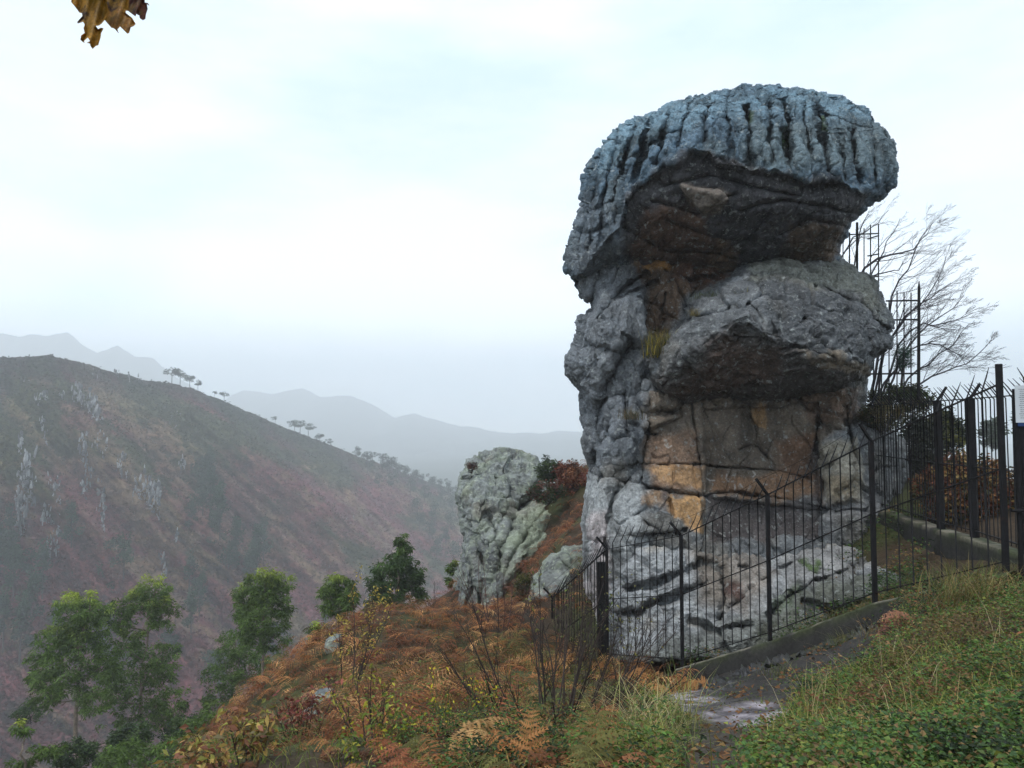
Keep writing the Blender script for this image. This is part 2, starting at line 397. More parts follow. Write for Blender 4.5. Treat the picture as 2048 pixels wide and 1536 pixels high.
# ------------------------------------------------------------------ rocks
def fray(outline, amp, seed=0):
    o = np.array(list(outline) + [outline[0]], float); seg = np.r_[0, np.cumsum(np.hypot(*np.diff(o, axis=0).T))]; s_ = np.arange(0, seg[-1], 2.5)
    q = np.stack([np.interp(s_, seg, o[:, 0]), np.interp(s_, seg, o[:, 1])], -1); c = q.mean(0); n = np.stack([s_ / 26, s_ * 0 + seed, s_ * 0], -1)
    t = np.gradient(q, axis=0); t = np.stack([t[:, 1], -t[:, 0]], -1); t /= np.linalg.norm(t, axis=1, keepdims=True) + 1e-9
    return [tuple(a) for a in q + t * (amp * (fbm(n, 4, seed, .62) + .5 * fbm(n * 2.3, 3, seed + 4, .6, ridged=True)))[:, None]]
def row_solid(outline, Dfun, Dm, tb, wpx, nx, ny, nb=60, disp=None, feat=None, colfun=None, warp=3., jag=0., jseed=0):
    if jag: outline = fray(outline, jag, jseed)
    """closed solid: the photo outline set at its distance, with a front of real relief (Dfun) and a rounded back"""
    oy = [p[1] for p in outline]; y0, y1 = min(oy) + .6, max(oy) - .6
    v = np.linspace(0, 1, ny); v = .75 * v + .25 * (.5 - .5 * np.cos(np.pi * v)); ys = y0 + (y1 - y0) * v
    xl = np.empty(ny); xr = np.empty(ny); pts = list(outline) + [outline[0]]
    for j, y in enumerate(ys):
        xs = [a[0] + (b[0] - a[0]) * (y - a[1]) / (b[1] - a[1]) for a, b in zip(pts[:-1], pts[1:]) if (a[1] > y) != (b[1] > y)]
        xl[j], xr[j] = min(xs), max(xs)
    s = np.linspace(0, 1, nx); s = .7 * s + .3 * (.5 - .5 * np.cos(np.pi * s))
    sb = np.linspace(1, 0, nb)[1:-1]
    px = xl[:, None] + (xr - xl)[:, None] * np.r_[s, sb][None]; py = np.broadcast_to(ys[:, None], px.shape)
    front = np.r_[np.ones(nx, bool), np.zeros(nb - 2, bool)]
    e = np.zeros(px.shape)
    ww = wpx(px, py) if callable(wpx) else wpx
    e = segdist(px, py, pts)
    rr = np.sqrt(np.clip(1 - (1 - np.clip(e / ww, 0, 1)) ** 2, 0, 1))
    nz = np.stack([px / 28, py / 28, 0 * px], -1)
    wx = px + warp * fbm(nz, 4, 101); wy = py + warp * fbm(nz, 4, 103)
    Df = Dfun(px, py)
    dm = Dm(px, py) if callable(Dm) else Dm
    D = np.where(front[None], dm + (Df - dm) * rr, dm + tb * rr)
    if feat is not None: D = D + np.where(front[None], feat(wx, wy), 0)
    p = P(px, py, D)
    if disp is not None:
        du = np.roll(p, -1, 1) - np.roll(p, 1, 1); dv = np.gradient(p, axis=0)
        n = np.cross(du, dv); n /= np.linalg.norm(n, axis=-1, keepdims=True) + 1e-9
        ctr = p.mean((0, 1)); 
        if np.mean(np.sum(n[:, :nx] * np.array([0, -1., 0]), -1)) < 0: n = -n
        # soften normals a little so folds do not cross
        for _ in range(6): n = (n + np.roll(n, 1, 1) + np.roll(n, -1, 1) + np.roll(n, 1, 0) + np.roll(n, -1, 0)) / 5
        n /= np.linalg.norm(n, axis=-1, keepdims=True) + 1e-9
        fade = np.ones(ny); fade[:3] = 0.5
        p = p + n * (disp(p, px, py) * fade[:, None])[..., None]
    nc = p.shape[1]
    v = p.reshape(-1, 3); f = gridfaces(ny, nc, True)
    cap = []
    v = np.vstack([v, p[0].mean(0), p[-1].mean(0)]); a, b = len(v) - 2, len(v) - 1
    i = np.arange(nc); j = (i + 1) % nc
    t = np.vstack([np.stack([np.full(nc, a), i, j], -1), np.stack([np.full(nc, b), (ny - 1) * nc + j, (ny - 1) * nc + i], -1)])
    c = colfun(p, wx, wy) if colfun else np.ones(p.shape) * .25
    c = np.vstack([c.reshape(-1, 3), c[0].mean(0), c[-1].mean(0)])
    return v, [f[:, ::-1], t[:, ::-1]], np.clip(c, .004, .8)
def grooves(lst, jag=0.):
    def f(px, py):
        r = 0
        for pl, w, d in lst: r = r + d * 1.15 * (.75 * np.exp(-(segdist(px, py, pl) / w) ** 2) + .45 * np.exp(-(segdist(px, py, pl) / (w * .4)) ** 2))
        return r
    return f
def blocks(lst):
    def f(px, py):
        r = 0
        for poly, w, d in lst: r = r + d * sm(polysd(px, py, poly), -w, w)
        return r
    return f
def rockdisp(big=.12, mid=.05, fine=.018, cell=.6, stretch=(1, 1, 1), seed=0, fac=.07):
    st = np.array(stretch, float)
    def f(p, px, py):
        q = p * st
        qq = q + .25 * np.stack([fbm(q * 1.3, 3, seed + 1), fbm(q * 1.3, 3, seed + 2), fbm(q * 1.3, 3, seed + 3)], -1)
        f1, f2, idv, off = worley(qq / cell, seed)
        tilt = (off * (np.stack([idv, (idv * 7.3) % 1, (idv * 13.7) % 1], -1) - .5)).sum(-1)
        d = big * fbm(q * .7, 3, seed + 9) + fac * (idv - .5) * sm(f2 - f1, 0, .25) + fac * 1.2 * tilt - fac * .8 * (1 - sm(f2 - f1, 0, .1)) * (fbm(q * .9, 2, seed + 13) > -.1)
        f1, f2, idv, off = worley(qq / (cell * .37), seed + 31)
        d = d + .35 * fac * (idv - .5) * sm(f2 - f1, 0, .3) 
        d = d + mid * fbm(q * 2.6, 4, seed + 17, ridged=True) + fine * .8 * fbm(q * 5.3, 4, seed + 18, .62, ridged=True) + fine * fbm(q * 11, 4, seed + 19)
        return d
    return f
def palette(base, patches=(), seed=0, vary=.25, tint=None):
    def f(p, px, py):
        n = fbm(p * 1.4, 5, seed + 61)[..., None]; n2 = fbm(p * np.array([3., 3., 1.2]), 4, seed + 63)[..., None]
        n3 = fbm(p * 7., 3, seed + 71)[..., None]
        c = np.asarray(base) * (1 + vary * n + vary * .8 * n2 + .35 * n3).clip(.25, 2)
        warm = sm(fbm(p * 1.1 + 40, 3, seed + 73), .05, .45)[..., None]; c = c * (1 + warm * np.array([.10, .0, -.12]))
        if tint is not None: c = tint(c, px, py)
        wx = px + 16 * fbm(np.stack([px / 30, py / 42, 0 * px], -1), 4, seed + 65); wy = py + 20 * fbm(np.stack([px / 34, py / 40, 0 * px + 5], -1), 4, seed + 67)
        for poly, w, col, a in patches:
            k = (a * sm(polysd(wx, wy, poly), -w, w))[..., None]
            c = c * (1 - k) + np.asarray(col) * (1 + .28 * n + .22 * n2) * k
        stk = sm(fbm(p * np.array([2.6, 2.6, .45]), 4, seed + 75, .6), .12, .42)[..., None]
        return c * (1 - .42 * stk)
    return f
def add(*fs): return lambda *a: sum(f(*a) for f in fs)

tower = empty('rock_tower', P(1450, 1300, 15.2))
tag(tower, 'tall grey rock tower with a fluted overhanging cap behind the iron fence', 'rock')
def part(name, parent, args, m, label=None):
    v, f, c = args
    o = link(name, mesh(name, v - np.array(parent.location), f, c), m, parent)
    if label: o['label'] = label
    return o

# --- cap
CAP = [(1137,544),(1139,515),(1146,487),(1160,462),(1166,430),(1165,396),(1172,357),(1184,322),(1205,290),(1230,266),(1258,252),(1297,231),(1343,213),(1388,199),(1452,190),(1480,192),(1500,180),(1520,180),(1568,182),(1627,190),(1691,203),(1733,219),(1757,252),(1786,288),(1789,319),(1783,361),(1761,393),(1733,412),(1705,449),(1677,487),(1668,530),(1640,560),(1500,596),(1300,610),(1190,606),(1160,582)]
rimx = [1120,1137,1165,1184,1215,1240,1252,1275,1307,1325,1360,1378,1416,1437,1487,1536,1592,1645,1698,1733,1765,1795]
rimy = [560,552,545,512,482,462,402,372,342,328,322,300,302,322,330,340,349,356,363,386,396,380]
rimd = [15.6,15.2,14.9,14.6,14.3,14.0,13.75,13.6,13.45,13.35,13.25,13.2,13.15,13.15,13.1,13.1,13.15,13.25,13.5,13.9,14.4,15]
topy = lambda px: np.interp(px, [1130,1146,1184,1230,1297,1388,1515,1627,1691,1757,1790], [520,487,322,266,231,199,178,190,203,252,300])
def cap_rim(px):
    j = 15 * fbm(np.stack([px / 36, px * 0, px * 0], -1), 4, 201, .62) * sm(px, 1150, 1210)
    return np.interp(px, rimx, rimy) + j
def capD(px, py):
    ry, rd, ty = cap_rim(px), np.interp(px, rimx, rimd), topy(px)
    up = np.clip((ry - py) / np.maximum(ry - ty, 8), 0, 1); dn = np.clip((py - ry) / np.maximum(560 - ry, 14), 0, 1.2)
    face = rd + (15.6 - rd) * (1 - np.sqrt(np.clip(1 - up ** 2.2, 0, 1))) * .85 + .25 * up
    lip = .20 + .16 * fbm(np.stack([px / 45, py / 45, 0 * px], -1), 3, 203)
    under = rd + lip * sm(dn, 0, .06) + .25 * dn + (15.8 - rd - lip) * (.12 * dn + .88 * dn ** 3.0)
    return np.where(py < ry, face, under)
cl = [([(1493,215),(1497,270),(1504,345)],7,.34),([(1568,205),(1573,260),(1583,350)],9,.42),([(1636,215),(1645,270),(1657,362)],7,.36),([(1702,225),(1709,300),(1717,370)],7,.32),
      ([(1540,200),(1540,260),(1546,345)],5,.16),([(1608,205),(1612,270),(1620,352)],5,.18),([(1675,215),(1682,280),(1690,362)],5,.16),([(1738,240),(1748,300),(1748,385)],6,.22),([(1765,270),(1770,330),(1762,385)],5,.15),
      ([(1452,200),(1456,250),(1466,330)],6,.2),([(1418,205),(1412,240),(1402,300)],6,.22),([(1380,210),(1368,250),(1350,322)],6,.28),([(1340,222),(1326,262),(1315,335)],6,.26),
      ([(1305,236),(1290,280),(1272,372)],6,.3),([(1272,250),(1255,300),(1238,380),(1228,470)],6,.32),([(1240,268),(1224,320),(1208,400),(1200,490)],5,.3),([(1212,290),(1196,345),(1185,420),(1178,500)],5,.28),([(1190,320),(1178,380),(1170,450),(1158,520)],4,.22),
      ([(1290,300),(1262,318),(1240,330)],5,.12),([(1360,262),(1330,270),(1300,290)],5,.12),([(1230,400),(1205,412),(1180,425)],5,.16),([(1215,452),(1190,462),(1165,470)],5,.18),
      ([(1750,262),(1700,246),(1640,225)],4,.10)]
undg = [([(1330,372),(1420,352),(1500,372),(1600,392)],5,.12),([(1480,420),(1560,400),(1640,410),(1720,430)],6,.12),([(1560,470),(1620,440),(1690,450)],5,.1),([(1440,505),(1500,470),(1540,430)],5,.14),([(1245,455),(1330,500),(1440,505),(1560,545)],6,.14),([(1300,400),(1370,420),(1400,430),(1440,400),(1470,388)],5,.12),([(1330,440),(1420,470),(1500,480)],8,.1)]
def cap_feat(px, py):
    up = sm(cap_rim(px) - py, -4, 26)
    gx_ = px + 5 * fbm(np.stack([px / 20, py / 40, 0 * px], -1), 3, 206); g = grooves([(a, b * 1.1, d * 1.75) for a, b, d in cl])(gx_, py) * up * (.62 + .6 * sm(fbm(np.stack([px / 60, py / 230, 0 * px], -1), 3, 207), -.4, .35))
    qn = np.stack([(px + .35 * (py - 250) * sm(1480 - px, 0, 200)) / 30, py / 130, 0 * px], -1)
    fl = (.13 * fbm(qn, 4, 7, .6, ridged=True) + .06 * fbm(np.stack([px / 16, py / 26, 0 * px], -1), 4, 8, .6)) * up
    u = grooves(undg)(px, py) * (1 - up)
    slab = -.28 * sm(polysd(px, py, [(1362,372),(1385,402),(1408,430),(1428,412),(1460,398),(1440,385),(1400,380)]), -3, 3) * (1 - up)
    return g - fl + u + slab
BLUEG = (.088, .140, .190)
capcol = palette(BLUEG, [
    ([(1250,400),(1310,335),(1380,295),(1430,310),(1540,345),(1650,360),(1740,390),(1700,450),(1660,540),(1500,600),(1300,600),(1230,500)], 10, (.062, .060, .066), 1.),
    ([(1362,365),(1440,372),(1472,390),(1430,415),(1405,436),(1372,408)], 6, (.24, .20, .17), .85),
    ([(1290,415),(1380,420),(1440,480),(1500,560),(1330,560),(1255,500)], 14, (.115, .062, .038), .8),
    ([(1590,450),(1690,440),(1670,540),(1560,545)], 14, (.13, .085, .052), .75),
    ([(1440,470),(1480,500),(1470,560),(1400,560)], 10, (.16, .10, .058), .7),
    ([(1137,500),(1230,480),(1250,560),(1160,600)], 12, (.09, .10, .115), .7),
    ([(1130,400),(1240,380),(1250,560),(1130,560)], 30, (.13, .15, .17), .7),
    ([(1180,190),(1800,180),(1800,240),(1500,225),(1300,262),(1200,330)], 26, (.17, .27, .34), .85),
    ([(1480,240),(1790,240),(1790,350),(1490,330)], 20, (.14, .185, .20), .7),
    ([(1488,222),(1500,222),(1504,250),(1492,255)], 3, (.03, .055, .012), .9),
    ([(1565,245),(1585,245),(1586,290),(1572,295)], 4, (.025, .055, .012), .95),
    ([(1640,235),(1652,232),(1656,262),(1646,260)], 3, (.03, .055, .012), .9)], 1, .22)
def capdisp(p, px, py):
    lf_ = sm(1440 - px, 0, 120)
    base = rockdisp(.12, .05, .05, .42, (1, 1, .42), 300, .07)(p, px, py) * (1 - lf_) + lf_ * rockdisp(.12, .05, .05, .5, (1, 1, .5), 330, .10)(p, px, py) + .07 * fbm(p * 1.3, 2, 340)
    top_ = sm(-(py - topy(px)), -60, 10)
    return base * (.55 + .45 * sm(cap_rim(px) - py, -10, 10)) + top_ * .05 * fbm(p * np.array([7, 7, 3.]), 4, 321, ridged=True)
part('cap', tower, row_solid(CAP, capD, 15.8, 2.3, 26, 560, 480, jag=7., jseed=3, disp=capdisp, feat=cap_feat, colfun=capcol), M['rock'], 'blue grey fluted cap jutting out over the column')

# --- shoulder boulder with its overhang
SH = [(1303,765),(1303,735),(1308,704),(1330,666),(1368,642),(1369,603),(1395,582),(1440,565),(1478,532),(1520,518),(1560,515),(1610,520),(1660,522),(1700,540),(1735,562),(1760,590),(1780,630),(1784,652),(1774,668),(1779,690),(1770,703),(1742,712),(1736,742),(1700,775),(1600,800),(1480,812),(1380,820),(1330,806)]
srx = [1290,1311,1340,1370,1400,1440,1469,1497,1522,1570,1640,1700,1740,1790]
sry = [765,760,742,720,698,672,650,642,662,692,706,718,720,690]
srd = [14.4,13.9,13.6,13.4,13.2,13.0,12.95,12.9,12.9,12.95,13.1,13.4,13.8,14.6]
stop = lambda px: np.interp(px, [1300,1330,1368,1395,1440,1480,1520,1610,1700,1735,1784], [710,666,610,582,565,532,517,520,540,562,650])
def shD(px, py):
    ry = np.interp(px, srx, sry) + 4 * fbm(np.stack([px / 25, px * 0, px * 0], -1), 3, 211); rd = np.interp(px, srx, srd); ty = stop(px)
    up = np.clip((ry - py) / np.maximum(ry - ty, 8), 0, 1); dn = np.clip((py - ry) / np.maximum(815 - ry, 14), 0, 1.2)
    face = rd + (15.4 - rd) * (.35 * up ** 1.2 + .65 * (1 - np.sqrt(np.clip(1 - up ** 2.2, 0, 1))))
    return np.where(py < ry, face, rd + .08 * sm(dn, 0, .08) + (14.9 - rd - .08) * (.3 * dn + .7 * dn ** 2.4))
shf = add(grooves([([(1500,556),(1540,548),(1575,566),(1640,572),(1690,598),(1730,612),(1748,640),(1782,660)],5,.34),([(1497,610),(1515,625),(1523,645)],4,.25),([(1372,640),(1410,632),(1450,628),(1480,600)],5,.25),([(1395,585),(1440,600),(1500,585)],5,.15),
        ([(1560,700),(1640,690),(1720,725)],4,.12),([(1540,640),(1560,690),(1620,700),(1700,705)],5,.10),([(1600,600),(1610,660),(1650,690)],6,.08),([(1730,650),(1740,690),(1730,715)],4,.15),([(1374,660),(1376,690)],3,.2),
        ([(1580,735),(1660,722),(1730,742)],4,.12),([(1560,715),(1620,705),(1700,722),(1735,735)],3,.1)]),
        blocks([([(1500,520),(1780,560),(1790,655),(1730,606),(1640,566),(1505,552)],3,.10),([(1560,700),(1740,715),(1740,760),(1560,745)],4,-.12),([(1310,700),(1400,640),(1500,628),(1440,660),(1330,740)],6,-.10)]))
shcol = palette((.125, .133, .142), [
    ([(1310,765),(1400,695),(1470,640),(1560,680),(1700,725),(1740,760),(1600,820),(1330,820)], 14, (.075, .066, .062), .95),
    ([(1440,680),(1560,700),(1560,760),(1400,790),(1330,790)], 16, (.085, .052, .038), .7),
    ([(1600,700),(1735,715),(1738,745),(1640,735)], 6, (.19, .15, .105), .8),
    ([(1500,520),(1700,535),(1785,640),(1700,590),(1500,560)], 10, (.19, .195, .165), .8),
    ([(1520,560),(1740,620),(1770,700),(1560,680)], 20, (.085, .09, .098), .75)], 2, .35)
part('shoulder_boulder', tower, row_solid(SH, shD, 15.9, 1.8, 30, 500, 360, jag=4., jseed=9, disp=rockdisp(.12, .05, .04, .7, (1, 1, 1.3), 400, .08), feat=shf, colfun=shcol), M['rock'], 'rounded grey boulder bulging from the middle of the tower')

# --- column
COL = [(1150,470),(1148,540),(1163,589),(1176,617),(1163,640),(1156,677),(1133,723),(1137,750),(1153,772),(1167,807),(1170,860),(1164,880),(1168,905),(1186,937),(1180,960),(1172,1000),(1166,1045),(1165,1090),(1168,1130),(1176,1180),(1190,1240),(1202,1290),(1216,1345),(1850,1345),(1830,1150),(1795,1050),(1800,1000),(1808,940),(1800,885),(1765,852),(1722,835),(1728,790),(1735,735),(1715,640),(1680,520),(1670,470)]
cpts = [(1160,500,15.6),(1200,560,15.2),(1290,530,15.1),(1400,520,15.4),(1600,520,15.6),(1220,650,14.5),(1160,730,14.9),(1290,640,15.0),(1330,600,15.1),(1430,600,15.2),(1250,760,14.6),(1200,800,14.9),(1300,790,14.7),(1400,800,14.75),
        (1250,880,14.35),(1180,900,15.1),(1300,880,14.5),(1390,900,14.45),(1430,900,14.6),(1600,880,14.7),(1640,940,14.75),(1690,850,14.5),(1710,950,14.4),(1780,950,14.9),(1300,1000,14.2),(1400,1020,14.2),(1500,1020,14.5),(1620,1010,14.6),
        (1190,1050,14.6),(1230,1050,14.2),(1200,1200,14.9),(1300,1150,13.8),(1500,1100,14.2),(1700,1080,14.3),(1800,1120,14.2),(1300,1330,13.6),(1600,1330,13.8),(1500,1200,14.0)]
ctp = TPS([(a, b) for a, b, _ in cpts], [c for *_, c in cpts], .001)
cgr = grooves([([(1185,949),(1250,962),(1300,975),(1350,985),(1405,992),(1462,984),(1540,996),(1640,1012),(1660,1018)],4,.22),([(1196,936),(1240,925),(1300,928),(1400,930),(1480,938),(1560,942),(1620,955)],3,.13),
        ([(1380,800),(1388,850),(1396,900),(1404,960),(1408,992)],3,.12),([(1693,760),(1694,830),(1700,880),(1712,925)],4,.40),([(1700,932),(1805,936)],4,.15),
        ([(1290,548),(1255,570),(1225,600),(1198,640)],6,.34),([(1312,560),(1285,575),(1240,592)],4,.18),([(1205,505),(1196,560),(1180,612)],7,.30),([(1265,688),(1240,720),(1215,770),(1200,850),(1190,925)],9,.42),
        ([(1345,700),(1300,740),(1270,790),(1285,825),(1350,822)],9,.40),([(1230,820),(1215,870),(1212,930)],5,.25),([(1295,848),(1290,900),(1285,950)],5,.18),([(1270,790),(1240,790),(1215,805)],5,.22),([(1310,870),(1240,860),(1228,900),(1232,945)],3,.18),
        ([(1220,700),(1180,690),(1160,700)],6,.14),([(1290,560),(1290,620),(1284,680)],5,.20),([(1330,590),(1325,650),(1300,690)],5,.18),([(1240,960),(1225,1010),(1213,1060),(1210,1110)],5,.22),([(1200,955),(1196,1000),(1190,1060)],3,.1),
        ([(1260,1072),(1330,1066),(1372,1060)],4,.2),([(1275,1030),(1300,1050),(1320,1062)],4,.15),([(1340,1000),(1345,1040),(1352,1070)],4,.12),([(1500,830),(1515,870),(1520,900),(1545,925)],3,.10),([(1560,770),(1600,800),(1650,850),(1695,870)],5,.16),
        ([(1640,850),(1636,900),(1648,960),(1640,1010)],4,.18),([(1480,900),(1500,890),(1520,895)],2.5,.06),([(1300,500),(1350,508),(1400,530),(1460,520)],5,.22),([(1330,540),(1380,560),(1430,552)],4,.2)])
cbl = blocks([([(1404,820),(1640,800),(1640,1005),(1412,985)],3,.16),([(1408,992),(1660,1018),(1650,1090),(1400,1080)],4,.22),([(1185,950),(1300,976),(1404,992),(1404,1100),(1160,1100)],4,-.06),([(1228,862),(1290,850),(1296,925),(1236,930)],6,-.16),
        ([(1215,600),(1288,565),(1288,680),(1250,700),(1180,690),(1200,640)],10,-.22),([(1140,700),(1230,690),(1240,740),(1190,800),(1140,760)],10,-.2),([(1262,800),(1345,790),(1360,830),(1300,860),(1265,840)],5,-.25),([(1266,1035),(1310,1022),(1360,1040),(1364,1066),(1268,1070)],5,-.18),
        ([(1640,870),(1700,860),(1712,1000),(1660,1010)],6,-.12),([(1290,520),(1460,540),(1380,620),(1300,680)],8,.10),([(1340,680),(1300,690),(1270,720),(1290,780)],6,-.12),([(1420,1080),(1520,1085),(1540,1140),(1440,1140)],10,-.05)])
GREY = (.15, .16, .17)
colcol = palette(GREY, [
    ([(1140,480),(1300,480),(1300,900),(1200,935),(1140,800)], 12, (0.151, 0.168, 0.189), .8),
    ([(1215,480),(1480,500),(1450,560),(1380,600),(1320,680),(1285,660),(1290,560)], 9, (0.143, 0.086, 0.050), .9),
    ([(1300,505),(1345,510),(1350,545),(1300,540)], 7, (0.428, 0.218, 0.067), .8),
    ([(1360,520),(1480,545),(1420,580),(1350,560)], 9, (0.095, 0.043, 0.027), .8),
    ([(1300,790),(1700,780),(1720,840),(1640,900),(1640,1010),(1400,990),(1300,975),(1290,880)], 9, (0.159, 0.125, 0.094), .9),
    ([(1300,870),(1390,860),(1404,985),(1300,972)], 9, (0.238, 0.149, 0.099), .75),
    ([(1404,860),(1440,860),(1460,980),(1408,990)], 8, (0.111, 0.086, 0.065), .7),
    ([(1550,880),(1640,860),(1640,960),(1560,950)], 12, (0.190, 0.097, 0.055), .7),
    ([(1505,810),(1525,815),(1530,860),(1508,850)], 5, (0.365, 0.218, 0.099), .8),
    ([(1300,935),(1400,932),(1404,975),(1320,965)], 6, (0.428, 0.258, 0.129), .85),
    ([(1440,945),(1640,950),(1650,1012),(1420,985)], 8, (0.270, 0.152, 0.084), .75),
    ([(1345,985),(1400,995),(1398,1068),(1345,1040),(1335,1010)], 6, (.47, .275, .12), .9),
    ([(1282,978),(1345,985),(1335,1020),(1290,1010)], 7, (0.349, 0.218, 0.121), .75),
    ([(1318,980),(1335,985),(1330,1020),(1315,1010)], 4, (0.079, 0.070, 0.075), .8),
    ([(1404,990),(1640,1012),(1640,1075),(1560,1085),(1420,1080)], 7, (0.079, 0.066, 0.065), .9),
    ([(1640,900),(1715,880),(1722,1000),(1650,1005)], 9, (0.381, 0.343, 0.271), .8),
    ([(1655,960),(1710,950),(1710,1005),(1660,1010)], 7, (0.270, 0.211, 0.136), .7),
    ([(1640,820),(1640,1040),(1625,1040),(1620,900)], 6, (0.056, 0.047, 0.045), .8),
    ([(1560,780),(1720,775),(1720,835),(1640,850)], 9, (0.190, 0.118, 0.079), .7),
    ([(1600,1000),(1820,1000),(1800,1040),(1600,1040)], 12, (0.159, 0.156, 0.159), .6),
    ([(1165,950),(1290,975),(1280,1040),(1300,1070),(1300,1345),(1165,1345)], 12, (0.372, 0.390, 0.400), .8),
    ([(1735,850),(1810,880),(1810,1000),(1720,1000)], 12, (0.120, 0.118, 0.117), .6),
    ([(1178,1030),(1215,1020),(1220,1345),(1170,1345)], 8, (0.500, 0.420, 0.420), .6)], 3, .35)
def marks(c0):      # pale pecked marks on the sheltered face
    arcs = [[(1412,955),(1420,962),(1430,962)],[(1452,950),(1450,958),(1456,964)],[(1505,945),(1509,950),(1504,954)],[(1468,970),(1468,978)],[(1480,968),(1486,974)],[(1330,890),(1336,896),(1342,892)],[(1412,1000),(1418,1004)],[(1455,1030),(1462,1036),(1460,1044)],[(1520,1010),(1528,1014)],[(1600,1000),(1606,1008)],[(1350,930),(1356,934)],[(1440,1066),(1450,1072)]]
    def f(p, px, py):
        c = c0(p, px, py)
        for a in arcs:
            k = (.75 * (1 - sm(segdist(px, py, a), .7, 2.0)))[..., None]; c = c * (1 - k) + np.array([.42, .40, .38]) * k
        return c
    return f
def coldisp(p, px, py):
    flat = sm(px, 1290, 1330) * sm(1640 - px, 0, 40) * sm(py, 790, 830) * sm(1085 - py, 0, 20)
    return rockdisp(.12, .05, .045, .62, (1, 1, .6), 500, .13)(p, px, py) * (1 - .6 * flat) * (1 - .45 * sm(py, 930, 980) * sm(1320 - px, 0, 30))
part('column', tower, row_solid(COL, lambda a, b: ctp(a, b), 16.2, 2.0, 42, 640, 780, jag=4., jseed=5, disp=coldisp, feat=add(cgr, cbl), colfun=marks(colcol)), M['rock'], 'ochre and grey stained column under the overhangs')

# --- the foot: pale sloping slabs
FT = [(1212,1345),(1214,1250),(1218,1180),(1236,1120),(1262,1082),(1310,1072),(1375,1068),(1430,1080),(1500,1092),(1560,1098),(1640,1085),(1720,1096),(1780,1120),(1830,1160),(1880,1205),(1900,1345)]
ftp = TPS([(1230,1130),(1240,1250),(1300,1090),(1300,1180),(1320,1320),(1400,1085),(1420,1200),(1450,1320),(1560,1110),(1560,1200),(1600,1290),(1700,1110),(1700,1180),(1720,1260),(1830,1190),(1840,1280)],
          [14.0,13.6,14.0,13.5,12.9,14.1,13.4,12.7,14.0,12.9,12.0,13.6,12.1,11.3,11.0,10.5], .001)
ff = add(grooves([([(1246,1178),(1290,1174),(1330,1158),(1372,1146),(1400,1125)],5,.42),([(1225,1226),(1280,1222),(1310,1206),(1345,1196),(1370,1178),(1400,1172)],6,.5),([(1400,1125),(1440,1140),(1450,1200),(1440,1240)],8,.25),([(1440,1240),(1500,1180),(1560,1140),(1600,1120)],7,.22),
        ([(1540,1230),(1580,1190),(1640,1160),(1720,1130)],8,.3),([(1470,1090),(1480,1130),(1520,1160)],5,.2),([(1640,1140),(1700,1145),(1740,1160)],6,.2),([(1610,1200),(1660,1220),(1740,1215)],7,.25),([(1380,1240),(1430,1260),(1500,1250)],7,.22)]),
        blocks([([(1600,1150),(1680,1135),(1740,1150),(1750,1200),(1640,1215),(1590,1190)],10,-.25),([(1250,1085),(1370,1070),(1420,1110),(1340,1160),(1245,1175)],8,-.15),([(1250,1185),(1390,1140),(1400,1170),(1340,1195),(1235,1220)],6,-.12),([(1440,1200),(1520,1160),(1560,1200),(1500,1290),(1430,1290)],12,-.15)]))
ftc = palette((.31, .322, .335), [([(1380,1090),(1500,1095),(1560,1150),(1500,1230),(1400,1210)], 18, (.20, .165, .135), .75),([(1440,1160),(1480,1165),(1475,1200),(1445,1195)], 7, (.07, .035, .028), .9),
    ([(1560,1100),(1760,1100),(1700,1150),(1580,1190)], 12, (.27, .26, .255), .6),([(1640,1160),(1760,1150),(1900,1210),(1900,1345),(1500,1345),(1520,1260)], 14, (.065, .07, .04), .75),
    ([(1270,1300),(1600,1200),(1620,1345),(1270,1345)], 14, (.10, .105, .08), .6), ([(1590,1130),(1640,1122),(1650,1134),(1600,1142)], 4, (.05, .085, .02), .9),([(1540,1195),(1600,1170),(1610,1190),(1550,1225)], 8, (.06, .09, .03), .7)], 4, .28)
part('foot_slab', tower, row_solid(FT, lambda a, b: ftp(a, b), 15.6, 1.2, 34, 480, 260, jag=4., jseed=6, disp=rockdisp(.10, .05, .04, 1.0, (1, .8, 1.5), 600, .10), feat=ff, colfun=ftc), M['rock'], 'pale cracked slabs at the foot of the tower')

